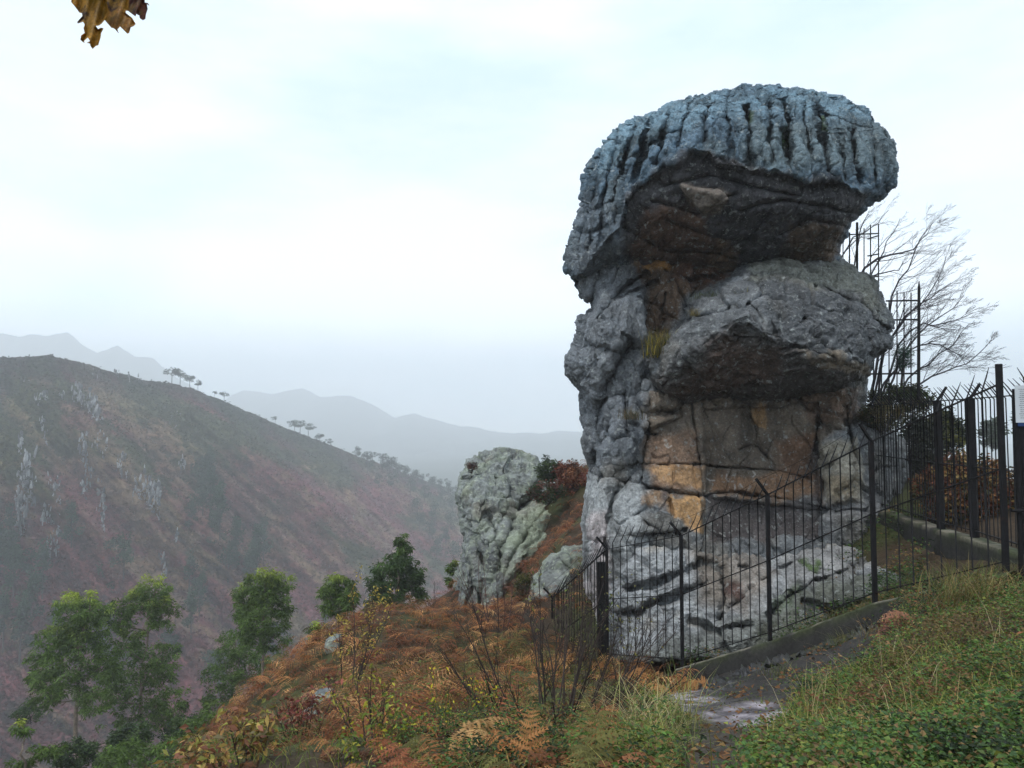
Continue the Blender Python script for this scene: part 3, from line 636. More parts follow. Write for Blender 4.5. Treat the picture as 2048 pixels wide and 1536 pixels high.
def boulder(name, label, outline, ctrl, Dm, tb, w, nx, ny, base, patches=(), feat=None, seed=0, m='rock_lichen', disp=None, warp=3., group=None):
    t = TPS([c[:2] for c in ctrl], [c[2] for c in ctrl], .001)
    v, f, c = row_solid(outline, lambda a, b: t(a, b), Dm, tb, w, nx, ny, disp=disp or rockdisp(.25, .12, .035, 1.1, (1, 1, 1), seed, .14), feat=feat, colfun=palette(base, patches, seed, .25), warp=warp)
    org = P((outline[0][0] + outline[-1][0]) / 2, max(p[1] for p in outline), Dm)
    o = link(name, mesh(name, v - org, f, c), M[m]); o.location = org
    return tag(o, label, 'rock', group)
boulder('rock_outcrop', 'big lichened outcrop left of the tower with bracken on its right shoulder',
    [(905,1260),(908,1200),(914,1150),(930,1085),(926,1040),(921,990),(922,945),(936,922),(965,905),(1000,896),(1040,900),(1072,915),(1086,945),(1100,975),(1140,985),(1160,1005),(1150,1040),(1120,1080),(1060,1130),(1010,1200),(985,1260)],
    [(930,950,26.5),(1000,920,27),(1060,930,27),(960,1000,25),(1040,1000,26),(1120,1010,25.5),(950,1080,24.6),(1000,1080,24.2),(1080,1080,24.2),(930,1160,24.6),(980,1180,23.6),(960,1250,23.5)],
    28, 2.5, 26, 300, 330, (.19, .205, .20), [([(930,1080),(1000,1100),(1000,1260),(900,1260),(915,1120)], 20, (.145, .155, .165), .6), ([(1000,1080),(1130,980),(1160,1010),(1060,1130)], 14, (.25, .29, .20), .7)],
    grooves([([(940,930),(950,990),(945,1060),(965,1130)],5,.3),([(965,1010),(990,1060),(1000,1110),(985,1170)],5,.4),([(1010,1020),(1000,1060),(980,1090)],4,.3),([(1040,1010),(1010,1090),(1000,1150)],6,.6),([(1060,1060),(1020,1120),(1000,1180)],5,.4),
        ([(955,1080),(970,1140),(960,1220)],4,.4),([(935,1100),(945,1160),(930,1220)],4,.35),([(1086,960),(1060,1000),(1030,1020)],9,.7),([(930,960),(970,950),(1000,960)],3,.2),([(1100,1010),(1070,1050),(1040,1090)],4,.25),([(940,1150),(965,1200)],3,.25)]), 700)
boulder('boulder', 'rounded lichened boulder just behind the far end of the fence',
    [(1048,1280),(1050,1210),(1062,1160),(1090,1120),(1130,1098),(1170,1092),(1195,1100),(1205,1280)],
    [(1080,1150,18.2),(1130,1110,18.6),(1180,1110,19),(1100,1180,17.6),(1160,1180,17.8),(1070,1250,17.5),(1180,1260,17.6)],
    19.2, 1.0, 24, 150, 130, (.155, .165, .16), [([(1048,1190),(1110,1200),(1100,1280),(1048,1280)], 16, (.17, .16, .18), .6)], grooves([([(1075,1150),(1100,1190),(1130,1210)],4,.15),([(1120,1120),(1150,1150),(1190,1150)],4,.12)]), 720, disp=rockdisp(.12, .08, .03, .7, (1, 1, 1), 720, .07))
boulder('boulder', 'small grey boulder at the left edge of the bracken just below the round tree', [(650,1320),(648,1300),(655,1280),(668,1268),(682,1266),(686,1278),(680,1300),(672,1320)],
    [(660,1290,14.6),(675,1275,14.8),(668,1310,14.4)], 15.2, .4, 10, 60, 60, (.15, .165, .16), (), None, 730, disp=rockdisp(.04, .03, .012, .3, (1, 1, 1), 730, .03))
boulder('boulder', 'flat topped pale boulder lower on the left edge of the bracken', [(622,1425),(626,1395),(640,1381),(662,1382),(672,1396),(668,1420),(640,1432)],
    [(640,1395,10.4),(660,1395,10.3),(640,1425,10.),(665,1420,10.1)], 11, .4, 10, 60, 60, (.16, .175, .18), (), None, 740, disp=rockdisp(.03, .03, .01, .25, (1, 1, 1), 740, .025))
boulder('boulder', 'lowest and smallest pale boulder at the left edge of the bracken', [(608,1445),(610,1425),(622,1414),(636,1418),(640,1440),(628,1456)],
    [(620,1430,9.2),(634,1430,9.2),(620,1445,9.1),(636,1446,9.1)], 9.7, .3, 8, 50, 50, (.15, .165, .17), (), None, 750, disp=rockdisp(.03, .03, .01, .2, (1, 1, 1), 750, .02))
boulder('rock_ledge', 'dark wet layered ledge below the concrete kerb beside the path',
    [(1375,1420),(1376,1402),(1395,1380),(1450,1362),(1520,1342),(1590,1314),(1660,1286),(1730,1262),(1780,1248),(1800,1262),(1760,1300),(1700,1340),(1640,1375),(1590,1410),(1540,1425),(1460,1425)],
    [(1400,1370,9.6),(1450,1400,8.4),(1500,1340,9.5),(1530,1410,7.8),(1600,1300,9.2),(1620,1370,7.9),(1700,1265,9.0),(1700,1330,8.0),(1780,1240,8.7)],
    10.2, .4, 10, 300, 180, (.035, .033, .034), [([(1560,1290),(1760,1235),(1700,1300),(1580,1330)], 10, (.04, .045, .03), .7),([(1400,1390),(1540,1380),(1560,1420),(1400,1420)], 10, (.085, .08, .09), .7)],
    grooves([([(1520,1325),(1600,1298),(1680,1270),(1760,1245)],3,.25),([(1540,1345),(1610,1318),(1680,1305)],3,.22),([(1470,1360),(1540,1350),(1620,1345),(1680,1325)],4,.15),([(1420,1372),(1450,1352),(1500,1350)],4,.15),([(1600,1330),(1700,1290),(1760,1270)],3,.2)]), 760, m='wet_rock', disp=rockdisp(.08, .10, .04, .35, (1, .7, 3.), 760, .09))

# ------------------------------------------------------------------ fences, wall, kerb, gate, sign
def pb(mb, name, m, root, smooth=False):
    me = mb.mesh(name, smooth); me.transform(Matrix.Translation(-Vector(root.location))); return link(name, me, m, root)
def seg_box(mb, a, b, w, h, c=None):     # square bar between two points
    a = np.asarray(a, float); b = np.asarray(b, float); d = b - a; l = np.linalg.norm(d); u = d / l
    s = np.cross(u, [0, 0, 1.]); 
    if np.linalg.norm(s) < 1e-3: s = np.array([1., 0, 0])
    s /= np.linalg.norm(s); t = np.cross(s, u)
    mb.box((a + b) / 2, s * w, d, t * h, c)
fp = [P(2012, 1140, 7.9), P(1750, 1200, 9.35), P(1540, 1278, 10.6), P(1365, 1330, 11.9), P(1215, 1318, 13.3), P(1105, 1372, 16.2)]
fh = [1.95, 1.95, 2.0, 2.0, 1.9, 1.85]
inw = np.array([.86, .5, 0])
fence = empty('metal_fence', fp[3]); tag(fence, 'near iron railing with angled spikes stepping down past the front of the tower', 'fence')
barmb = MB(); barmb.tube([(0, 0, .03), (0, 0, 1.0), (0, 0, 1.93)], .0085, 5)
barmb.tube([(0, 0, 1.92), tuple(.10 * inw + np.array([0, 0, 2.07])), tuple(.17 * inw + np.array([0, 0, 2.19]))], [.0085, .008, .003], 5)
barme = barmb.mesh('bar'); barme.materials.append(M['iron'])
def bars(root, me, a, b, n, h):
    for k in range(1, n):
        p = a + (b - a) * k / n; o = bpy.data.objects.new('bar', me); C.objects.link(o); o.parent = root
        o.location = Vector(p) - Vector(root.location); o.scale = (1, 1, h / 1.93); o.rotation_euler = (random.uniform(-.006, .006), random.uniform(-.006, .006), random.uniform(-.12, .12))
def fence_posts(root, pts, hs, w, armdir, below=.12, tall=()):
    for k, (p, h) in enumerate(zip(pts, hs)):
        mb = MB(); x = .19 if k in tall else 0
        mb.box(p + np.array([0, 0, (h + x - below) / 2 + .01]), (w, 0, 0), (0, w, 0), (0, 0, h + x + below)); o = pb(mb, 'post', M['iron'], root)
        if armdir is not None and not (tall and k == 0):
            mb = MB(); seg_box(mb, p + np.array([0, 0, h]), p + np.array([0, 0, h + .22]) + np.asarray(armdir) * .22, .03, .03)
            me = mb.mesh('arm', False); me.transform(Matrix.Translation(-Vector(root.location))); link('arm', me, M['iron'], o)
fence_posts(fence, fp, fh, .050, -inw, tall=(0,))
npan = [9, 11, 10, 10, 20]
for a, b, n, h in zip(fp[:-1], fp[1:], npan, fh): bars(fence, barme, a + np.array([0, 0, .04]), b + np.array([0, 0, .04]), n, h - .04)
for nm, z in (('top_rail', 1.0), ('middle_rail', .54), ('bottom_rail', .045)):
    mb = MB()
    for k in range(5):
        a, b = fp[k], fp[k + 1]; seg_box(mb, a + np.array([0, 0, fh[k] * z - (.01 if z == 1 else 0)]), b + np.array([0, 0, fh[k + 1] * z - (.01 if z == 1 else 0)]), .034, .012)
    pb(mb, nm, M['iron'], fence)
mb = MB(); tip = [p + np.array([0, 0, h + .2]) - inw * .2 for p, h in zip(fp[1:], fh[1:])]
for a, b in zip(tip[:-1], tip[1:]):
    t = np.linspace(0, 1, 10)[:, None]; q = a + (b - a) * t; q[:, 2] -= .05 * np.sin(np.pi * t[:, 0]); mb.tube(q, .0025, 4)
pb(mb, 'wire', M['iron'], fence)
def wallstrip(name, label, cat, line, th, dep, out, seed):
    """rough cast wall: top edge along line, thickness th towards -out, depth dep"""
    line = np.asarray(line, float); seg = np.r_[0, np.cumsum(np.linalg.norm(np.diff(line, axis=0), axis=1))]
    n = int(seg[-1] / .04); s = np.linspace(0, seg[-1], n); q = np.stack([np.interp(s, seg, line[:, k]) for k in range(3)], -1)
    prof = [(-th, -dep), (-th, -dep * .5), (-th, -.02), (-th + .02, 0), (-th * .5, .004), (-.015, 0), (0, -.015)] + [(0.0 + .05 * t, -dep * t) for t in np.linspace(.05, 1, 12)]
    v = np.stack([q + np.asarray(out) * a + np.array([0, 0, 1.]) * b for a, b in prof], 0)
    v = v + .012 * fbm(v * 5, 4, seed)[..., None] * np.array([1, 1, .8]) + .006 * fbm(v * 25, 3, seed + 2)[..., None]
    c = np.array([.036, .034, .032]) * np.ones(v.shape) * (1 + .5 * fbm(v * 3, 4, seed + 4)[..., None])
    gr = np.array([.05, .062, .022]); hh = np.array([b for _, b in prof])
    k = (sm(hh, -.14, -.01)[:, None] * sm(fbm(v * 4, 3, seed + 6), -.5, .2))[..., None] * .7; c = c * (1 - k) + gr * k
    k = (sm(-hh, .05, .35)[:, None] * sm(fbm(v * np.array([6, 6, 1.]), 3, seed + 8), -.4, .3))[..., None] * .6; c = c * (1 - k) + np.array([.015, .015, .015]) * k
    k = (sm(hh, -.03, -.004)[:, None] * sm(fbm(v * 3.3, 3, seed + 12), -.2, .2))[..., None] * .8; c = c * (1 - k) + np.array([.20, .18, .145]) * k
    org = q[n // 2]; o = link(name, mesh(name, v - org, [gridfaces(v.shape[0], v.shape[1])], c), M['concrete']); o.location = org
    return tag(o, label, cat)
kl = np.array([p + np.array([0, 0, -.015]) for p in fp[:4]]); kl = np.vstack([kl[0] + (kl[0] - kl[1]) * .02, kl, kl[3] + (kl[3] - kl[2]) * .05])
wallstrip('concrete_kerb', 'sloping mossy concrete kerb that carries the near fence', 'kerb', kl + np.array([-.08, -.1, 0]) , .22, .62, (-.78, -.5, 0), 801)
rl = [np.array(q, float) for q in ((6.30, 8.2, -1.62), (6.50, 9.9, -1.62), (6.66, 10.9, -1.62), (6.72, 11.85, -1.62), (6.98, 13.4, -1.62), (7.15, 15.2, -1.6))]
wallstrip('concrete_wall', 'stained concrete wall under the rear fence on the right', 'wall', [q + np.array([-.13, 0, 0]) for q in rl], .26, 1.7, (-1, 0, 0), 821)
rf = empty('metal_fence', rl[2]); tag(rf, 'rear iron railing of close set bars on top of the concrete wall at the right', 'fence')
rp = [np.array(q, float) for q in ((6.36, 8.75, -1.62), (6.44, 9.5, -1.62), (6.66, 10.9, -1.62), (6.72, 11.85, -1.62), (6.98, 13.4, -1.62), (7.12, 14.9, -1.6))]
fence_posts(rf, [rp[1], rp[2], rp[3], rp[5]], [2.0] * 4, .09, (.8, .2, 0))
lf = np.array([-.95, 0, 0])
b2 = MB(); b2.tube([(0, 0, .05), (0, 0, 1.0), (0, 0, 1.98)], .008, 5); b2.tube([(0, 0, 1.97), (-.1, 0, 2.1), (-.19, 0, 2.2)], [.008, .008, .003], 5)
b2m = b2.mesh('bar'); b2m.materials.append(M['iron'])
for a, b, n in zip(rp[:-1], rp[1:], (7, 12, 8, 13, 13)): bars(rf, b2m, a, b, n, 1.93)
mb = MB(); bp = P(1204, 1330, 13.9); mb.box(bp + np.array([0, 0, .85]), (.15, 0, 0), (0, .12, 0), (0, 0, 2.0)); pb(mb, 'post', M['iron'], fence)
for nm, z in (('top_rail', 2.0), ('middle_rail', 1.02), ('bottom_rail', .1)):
    mb = MB()
    for a, b in zip(rp[:-1], rp[1:]): seg_box(mb, a + np.array([0, 0, z]), b + np.array([0, 0, z]), .035, .014)
    pb(mb, nm, M['iron'], rf)
# gate at the right edge
gt = empty('metal_gate', (5.28, 7.9, -1.66)); tag(gt, 'iron gate beside the tall end post, cut by the right edge of the view', 'gate')
mb = MB()
for x in (5.30, 6.25): mb.box((x, 7.9, -.62), (.035, 0, 0), (0, .035, 0), (0, 0, 2.0))
for z in (-1.58, -.88, -.03, .36): mb.box((5.775, 7.9, z), (.915, 0, 0), (0, .03, 0), (0, 0, .03))
pb(mb, 'frame', M['iron'], gt)
for x in np.linspace(5.42, 6.13, 6):
    mb = MB(); mb.tube([(x, 7.9, -1.56), (x, 7.9, -.6), (x, 7.9, .38), (x - .05, 7.86, .5), (x - .14, 7.82, .6)], [.008, .008, .008, .008, .003], 5); pb(mb, 'bar', M['iron'], gt)
mb = MB(); mb.tube([(5.2, 7.87, -.89), (5.42, 7.86, -.89)], .016, 6); pb(mb, 'latch', M['iron'], gt)
sg = empty('sign', (5.485, 7.86, .22)); tag(sg, 'white information panel fixed to the gate at the right edge', 'sign')
M['sign'] = mat('sign_white', .4, (), .5, .06, 4., base=(.62, .66, .70)); M['ink'] = mat('sign_ink', .6, (), .3, 0, 1., base=(.12, .12, .14)); M['blue'] = mat('sign_blue', .5, (), .3, 0, 1., base=(.02, .05, .16))
mb = MB(); mb.box((5.485, 7.86, .22), (.42, 0, 0), (0, .006, 0), (0, 0, .39)); pb(mb, 'panel', M['sign'], sg)
mb = MB(); mb.box((5.485, 7.86, .005), (.38, 0, 0), (0, .007, 0), (0, 0, .035)); pb(mb, 'blue_strip', M['blue'], sg)
mb = MB(); random.seed(3)
for k in range(15):
    x = 5.31 + (.012 if k % 4 else 0)
    while x < 5.655:
        w = random.uniform(.008, .03); mb.box((x + w / 2, 7.8555, .375 - k * .0215), (w, 0, 0), (0, .002, 0), (0, 0, .0042)); x += w + .007
pb(mb, 'text_lines', M['ink'], sg)
# tall lattice guards behind the tower
gg = empty('guard_grille', P(1800, 800, 16.8)); tag(gg, 'lower rusty lattice guard with a tall post between the tower and the bare birch', 'grille')
for x, a, b in ((1731, 700, 812), (1747, 700, 812), (1763, 640, 812), (1778, 600, 812), (1794, 582, 812), (1808, 585, 812), (1822, 585, 812)): mb = MB(); mb.tube([P(x, a, 16.8), P(x, (a + b) / 2, 16.8), P(x, b, 16.8)], .014, 5); pb(mb, 'bar', M['iron'], gg)
mb = MB(); mb.tube([P(1838, 562, 16.8), P(1838, 575, 16.8), P(1837, 800, 16.8)], [.006, .03, .036], 6); pb(mb, 'post', M['iron'], gg)
for y, x0, x1 in ((602, 1772, 1838), (640, 1780, 1838), (748, 1728, 1838)):
    mb = MB(); mb.tube([P(x0, y, 16.8), P(x1, y - 1, 16.8)], .02, 5); pb(mb, 'rail', M['iron'], gg)
gg2 = empty('guard_grille', P(1720, 560, 17.2)); tag(gg2, 'upper rusty lattice guard just under the right side of the cap', 'grille')
for x, a, r in ((1686, 470, .012), (1699, 465, .016), (1714, 445, .028), (1728, 456, .012), (1741, 450, .014), (1757, 448, .014)): mb = MB(); mb.tube([P(x, a, 17.2), P(x, (a + 600) / 2, 17.2), P(x, 600, 17.2)], r, 5); pb(mb, 'bar', M['iron'], gg2)
for y, x0, x1, dy in ((470, 1680, 1758, -3), (478, 1735, 1758, -7), (512, 1735, 1758, -4), (556, 1680, 1758, -4)):
    mb = MB(); mb.tube([P(x0, y, 17.2), P(x1, y + dy, 17.2)], .016, 5); pb(mb, 'rail', M['iron'], gg2)

# ------------------------------------------------------------------ plants: generators
def unit(v): return v / (np.linalg.norm(v, axis=-1, keepdims=True) + 1e-9)
def basis(d, roll):
    """frames with x along d"""
    d = unit(d); up = np.where(np.abs(d[..., 2:3]) < .95, np.array([0, 0, 1.]), np.array([1., 0, 0]))
    a = unit(np.cross(up, d)); b = np.cross(d, a); c, s = np.cos(roll)[..., None], np.sin(roll)[..., None]
    return d, a * c + b * s, b * c - a * s
def leaf_quads(pos, d, roll, ln, wd, col, fold=.25, droop=.15):
    """pointed leaves: base, two sides, tip"""
    x, y, z = basis(d, roll); ln = np.broadcast_to(ln, len(pos))[:, None]; wd = np.broadcast_to(wd, len(pos))[:, None]
    tip = pos + x * ln - np.array([0, 0, 1.]) * ln * droop
    l = pos + x * ln * .45 + y * wd * .5 + z * wd * fold; r = pos + x * ln * .45 - y * wd * .5 + z * wd * fold
    v = np.stack([pos, l, tip, r], 1); n = len(pos)
    q = np.arange(n)[:, None] * 4 + np.array([0, 3, 2, 1])
    return v.reshape(-1, 3), q, np.repeat(col, 4, 0)
def randdir(n, zlo=-1., zhi=1.):
    a = rng.uniform(0, 2 * np.pi, n); z = rng.uniform(zlo, zhi, n); r = np.sqrt(1 - z * z); return np.stack([r * np.cos(a), r * np.sin(a), z], -1)
def vary(c, n, a=.25, hue=.08):
    return np.asarray(c) * (1 + rng.normal(0, a, (n, 1))).clip(.35, 2) * (1 + rng.normal(0, hue, (n, 3)))
def blades(pos, h, w, lean, col, seg=3):
    """curved grass blades"""
    n = len(pos); a = rng.uniform(0, 2 * np.pi, n); dr = np.stack([np.cos(a), np.sin(a), 0 * a], -1); sd_ = np.stack([-np.sin(a), np.cos(a), 0 * a], -1)
    t = np.linspace(0, 1, seg + 1); vs = []
    for k in range(seg + 1):
        c = pos + dr * (h * lean * t[k] ** 1.8)[:, None] + np.array([0, 0, 1.]) * (h * (t[k] - .35 * lean * t[k] ** 2.5))[:, None]
        ww = (w * (1 - t[k] ** 1.5) * .5)[:, None] 
        if k < seg: vs += [c - sd_ * ww, c + sd_ * ww]
        else: vs.append(c)
    v = np.stack(vs, 1); m = v.shape[1]; b = np.arange(n)[:, None] * m
    q = np.concatenate([b + np.array([2 * k, 2 * k + 1, 2 * k + 3, 2 * k + 2]) for k in range(seg - 1)]); t3 = b + np.array([2 * seg - 2, 2 * seg - 1, 2 * seg])
    cc = col[:, None] * (.75 + .5 * np.repeat(t, 2)[:m])[None, :, None]
    return v.reshape(-1, 3), q, t3, cc.reshape(-1, 3)
def frond(npair=12, serr=0, curl=.5, arch=1., seed=0):
    """unit length fern frond growing along +x / +z and arching over; returns verts, tris, shade"""
    r = np.random.default_rng(seed); V = []; T = []; Sd = []
    t = np.linspace(0, 1, 9); ang = R(74) - arch * 1.55 * t ** 1.2; st = 1 / 8.
    sp = np.zeros((9, 3)); 
    for k in range(1, 9): sp[k] = sp[k - 1] + st * np.array([math.cos(ang[k]), .05 * math.sin(k * .8 + seed), math.sin(ang[k])])
    def at(u): return np.array([np.interp(u, t, sp[:, k]) for k in range(3)])
    def addt(p, sh=1.):
        b = len(V); V.extend(p); T.append((b, b + 1, b + 2)); Sd.extend([sh] * 3)
    for k in range(8):
        w = .006 * (1 - .8 * k / 8); s = np.array([0, w, 0]); addt([sp[k] - s, sp[k] + s, sp[k + 1]], .7)
    for i in range(npair):
        u = .24 + .74 * i / (npair - 1); b = at(u); f = unit(at(min(1, u + .04)) - at(u - .04)); ln = .36 * (1 - ((u - .24) / .78)) ** .8 * (.75 + .25 * min(1, (u - .2) * 6)) + .02
        for sgn in (-1, 1):
            if r.random() < .05: continue
            d = unit(np.array([0, sgn, 0]) + f * (.45 + r.normal(0, .12)) + np.array([0, 0, -.15 + r.normal(0, .15)])); l = ln * r.uniform(.75, 1.1); cz = curl * r.uniform(.3, 1.2); sh = r.uniform(.7, 1.25)
            side = unit(np.cross(d, [0, 0, 1.])); pr = b; ns = 3 if not serr else serr
            for k in range(ns):
                e0, e1 = k / ns, (k + 1) / ns
                p0 = b + d * l * e0 - np.array([0, 0, cz * l * e0 ** 2]); p1 = b + d * l * e1 - np.array([0, 0, cz * l * e1 ** 2]); w = .24 * l * (1 - e0 * .85)
                if serr:
                    mid = (p0 * .4 + p1 * .6)
                    addt([p0, p1, mid + side * w + (p1 - p0) * .5 - np.array([0, 0, w * .4 * r.random()])], sh); addt([p1, p0, mid - side * w + (p1 - p0) * .5 - np.array([0, 0, w * .4 * r.random()])], sh)
                else:
                    addt([p0 + side * w * .3, p0 - side * w * .3, p1], sh)
    return np.array(V), np.array(T), np.array(Sd)
def instance(tv, tt_, ts, pos, scale, yaw, pitch, roll, col):
    """stamp a template; returns verts, tris, colours"""
    n, m = len(pos), len(tv); cyw, syw, cpt, spt, crl, srl = np.cos(yaw), np.sin(yaw), np.cos(pitch), np.sin(pitch), np.cos(roll), np.sin(roll)
    Rz = np.zeros((n, 3, 3)); Rz[:, 0, 0] = cyw; Rz[:, 0, 1] = -syw; Rz[:, 1, 0] = syw; Rz[:, 1, 1] = cyw; Rz[:, 2, 2] = 1
    Ry = np.zeros((n, 3, 3)); Ry[:, 0, 0] = cpt; Ry[:, 0, 2] = spt; Ry[:, 2, 0] = -spt; Ry[:, 2, 2] = cpt; Ry[:, 1, 1] = 1
    Rx = np.zeros((n, 3, 3)); Rx[:, 1, 1] = crl; Rx[:, 1, 2] = -srl; Rx[:, 2, 1] = srl; Rx[:, 2, 2] = crl; Rx[:, 0, 0] = 1
    Q = Rz @ Ry @ Rx
    v = np.einsum('nij,mj->nmi', Q, tv) * np.asarray(scale)[:, None, None] + pos[:, None]
    f = (np.arange(n)[:, None, None] * m + tt_[None]).reshape(-1, 3)
    return v.reshape(-1, 3), f, (col[:, None] * ts[None, :, None]).reshape(-1, 3)
def grow(mb, pts, r0, r1, depth, nchild, lenf, ang, bend=(0, 0, 0), c=(.05, .04, .035), n=5, tips=None, start=.25, jit=.12, rf=.6):
    pts = np.asarray(pts, float); L0 = np.linalg.norm(np.diff(pts, axis=0), axis=1).sum()
    mb.tube(pts, np.linspace(r0, r1, len(pts)), n, c, cap=False)
    if tips is not None and depth <= 1: tips.append(pts[-1]); tips.append(pts[len(pts) // 2])
    if depth <= 0: return
    s = np.linspace(0, 1, len(pts))
    for k in range(nchild):
        u = start + (1 - start) * (k + random.random()) / nchild; b = np.array([np.interp(u, s, pts[:, q]) for q in range(3)])
        u2 = min(1, u + .08); d = unit(np.array([np.interp(u2, s, pts[:, q]) for q in range(3)]) - np.array([np.interp(u2 - .12, s, pts[:, q]) for q in range(3)]))
        side = randdir(1)[0]; side = unit(side - d * side.dot(d)); a = ang * random.uniform(.6, 1.3)
        dd = unit(d * math.cos(a) + side * math.sin(a)); l = L0 * lenf * (1.1 - .6 * u) * random.uniform(.6, 1.25); q = [b]
        m = 4 if depth > 1 else 3
        for j in range(m):
            dd = unit(dd + np.asarray(bend) * .3 + randdir(1)[0] * jit); q.append(q[-1] + dd * l / m)
        rr = (r0 + (r1 - r0) * u) * rf
        grow(mb, q, max(rr, .0022 if rf < .5 else .0012), max(rr * .3, .0012), depth - 1, max(2, int(nchild * .7)), lenf * .9 if rf > .5 else .42, ang, bend, c, 3 if depth < 3 else n, tips, .2, jit, rf)

# ------------------------------------------------------------------ the hill across: outcrops, scrub, trees
random.seed(11)
def shard_mesh(seed):
    mb = MB(); r = np.random.default_rng(seed)
    for k in range(r.integers(5, 11)):
        x, z = r.normal(0, .75), r.uniform(-2.8, 2.4); h = r.uniform(.35, 1.5); w = r.uniform(.18, .60)
        th = np.arange(7) * 2 * np.pi / 7; zz = np.array([-1, -.6, 0, .6, 1.]); rd = np.array([.7, 1, 1.05, .9, .5])
        v = np.stack([np.stack([x + w * rd[j] * np.cos(th) * r.uniform(.7, 1.2, 7), w * rd[j] * np.sin(th) * r.uniform(.7, 1.2, 7) - .2, z + h * zz[j] * .5 + r.normal(0, .13, 7)], -1) for j in range(5)])
        c = np.array([.36, .36, .37]) * r.uniform(.25, 1.1)
        v[..., 0] *= .62; mb.add(v, gridfaces(5, 7, True), [[28, 28 + q, 29 + q] for q in range(1, 6)], c)
    return mb.mesh('rock_rib', False)
shards = [shard_mesh(k) for k in range(8)]
for q in shards: q.materials.append(M['far_rock'])
ribs = []
for (x0, y0, x1, y1, n, sc) in ((70,800,95,800,5,1.),(150,790,205,850,13,1.2),(40,885,58,960,6,1.4),(35,970,45,1060,7,1.2),(50,960,75,1000,4,1.1),(85,840,95,900,3,.8),(100,960,118,1010,4,.9),(165,880,180,960,6,1.),(160,975,172,990,3,1.1),(200,975,208,1065,6,1.4),
        (240,920,250,950,3,1.),(265,960,325,1000,9,1.3),(290,965,312,1010,4,1.2),(312,1010,322,1040,2,.8),(322,1105,328,1165,4,1.6),(350,1070,357,1090,2,1.),(363,900,368,945,3,1.1),(85,1010,125,1070,5,.9),(195,865,215,920,4,.8),(225,740,280,770,4,.7),(120,770,130,800,2,.8),(180,790,190,830,3,1.2),
        (690,1030,715,1060,3,.8),(722,1140,730,1210,3,1.),(55,760,58,765,1,.6),(185,735,200,760,3,.5),(100,1080,120,1100,3,.8),(340,820,365,860,3,.5)):
    for k in range(int(n * 2.2)):
        t = (k + random.random()) / (n * 2.2); ribs.append((x0 + (x1 - x0) * t + random.uniform(-5, 5), y0 + (y1 - y0) * (t if y1 - y0 > 55 else random.random()), sc * random.uniform(.3, 1.05)))
for k, (x, y, sc) in enumerate(ribs):
    p = on_hill(x, y); o = bpy.data.objects.new('rock_rib', shards[k % 8]); C.objects.link(o); o.location = p
    o.scale = (sc * .8, sc * 1., sc * 1.45); o.rotation_euler = (random.uniform(-.15, .15), random.uniform(-.12, .18), random.uniform(-.5, .5))
    tag(o, 'pale upright rib of rock standing out of the heather on the far hillside', 'rock', 'pale rock ribs on the far hillside')

def far_tree(kind, seed):
    r = np.random.default_rng(seed); random.seed(seed); mb = MB(); H = {'pine': 7.5, 'round': 8.5, 'tall': 13.}[kind]
    lean = r.normal(0, .4, 2); trunk = np.array([[0, 0, -1.], [lean[0] * .2, lean[1] * .2, H * .35], [lean[0] * .7, lean[1] * .7, H * .65], [lean[0], lean[1], H * .93]])
    mb.tube(trunk, [.2, .16, .11, .04], 5, (.06, .05, .045)); tr = mb
    pos, cols = [], []; nc = {'pine': 9, 'round': 12, 'tall': 14}[kind]
    for k in range(nc):
        if kind == 'pine': c = np.array([lean[0] + r.normal(0, 1.7), lean[1] + r.normal(0, 1.7), H * r.uniform(.62, 1.)]); s = np.array([1.5, 1.5, .95]) * r.uniform(.6, 1.15)
        elif kind == 'round': c = np.array([r.normal(0, 1.3), r.normal(0, 1.3), H * r.uniform(.35, .95)]); s = np.array([1.5, 1.5, 1.2]) * r.uniform(.6, 1.1)
        else: z = r.uniform(.25, 1); c = np.array([r.normal(0, 1.3 * (1.15 - z)), r.normal(0, 1.3 * (1.15 - z)), H * z]); s = np.array([1.2, 1.2, 1.3]) * r.uniform(.6, 1.1)
        tr.tube([trunk[1] + (trunk[3] - trunk[1]) * r.uniform(.1, .8), c], [.07, .02], 3, (.06, .05, .045))
        m = 70; d = unit(r.normal(0, 1, (m, 3))) * r.uniform(.45, 1, (m, 1)) ** .6; pos.append(c + d * s); cols.append(np.array([.030, .052, .026]) * r.uniform(.6, 1.5) * (1 + .25 * r.normal(0, 1, (m, 1))).clip(.4, 1.8))
    pos = np.concatenate(pos); cols = np.concatenate(cols); n = len(pos)
    v, q_, c_ = leaf_quads(pos, unit(r.normal(0, 1, (n, 3)) + np.array([0, 0, .3])), r.uniform(0, 6.3, n), r.uniform(.35, .7, n), r.uniform(.25, .45, n), cols, .1, .1)
    t = tr.mesh('trunk'); t.materials.append(M['bark']); f = mesh('crown', v, [q_], c_, False); f.materials.append(M['leaf'])
    return t, f
ftm = {(k, s): far_tree(k, s + 50) for k in ('pine', 'round', 'tall') for s in range(3)}
def put_far(kind, name, p, sc, label, group, s=None):
    t, f = ftm[(kind, random.randrange(3) if s is None else s)]
    o = empty(name, p, random.uniform(0, 6.28)); o.scale = (sc * random.uniform(.9, 1.1), sc * random.uniform(.9, 1.1), sc)
    link('trunk', t, None, o); link('crown', f, None, o); tag(o, label, 'tree', group); return o
random.seed(21)
for x, y, sc in ((345,764,.85),(362,765,.75),(380,770,.7),(396,778,.6),(450,800,.55),(588,866,.75),(600,868,.85),(617,872,.85),(638,888,.7),(655,896,.6),(428,792,.35),(552,845,.4)):
    put_far('pine', 'pine_tree', on_hill(x, y), sc, 'dark flat topped pine on the skyline of the far hill', 'pines along the ridge of the far hill')
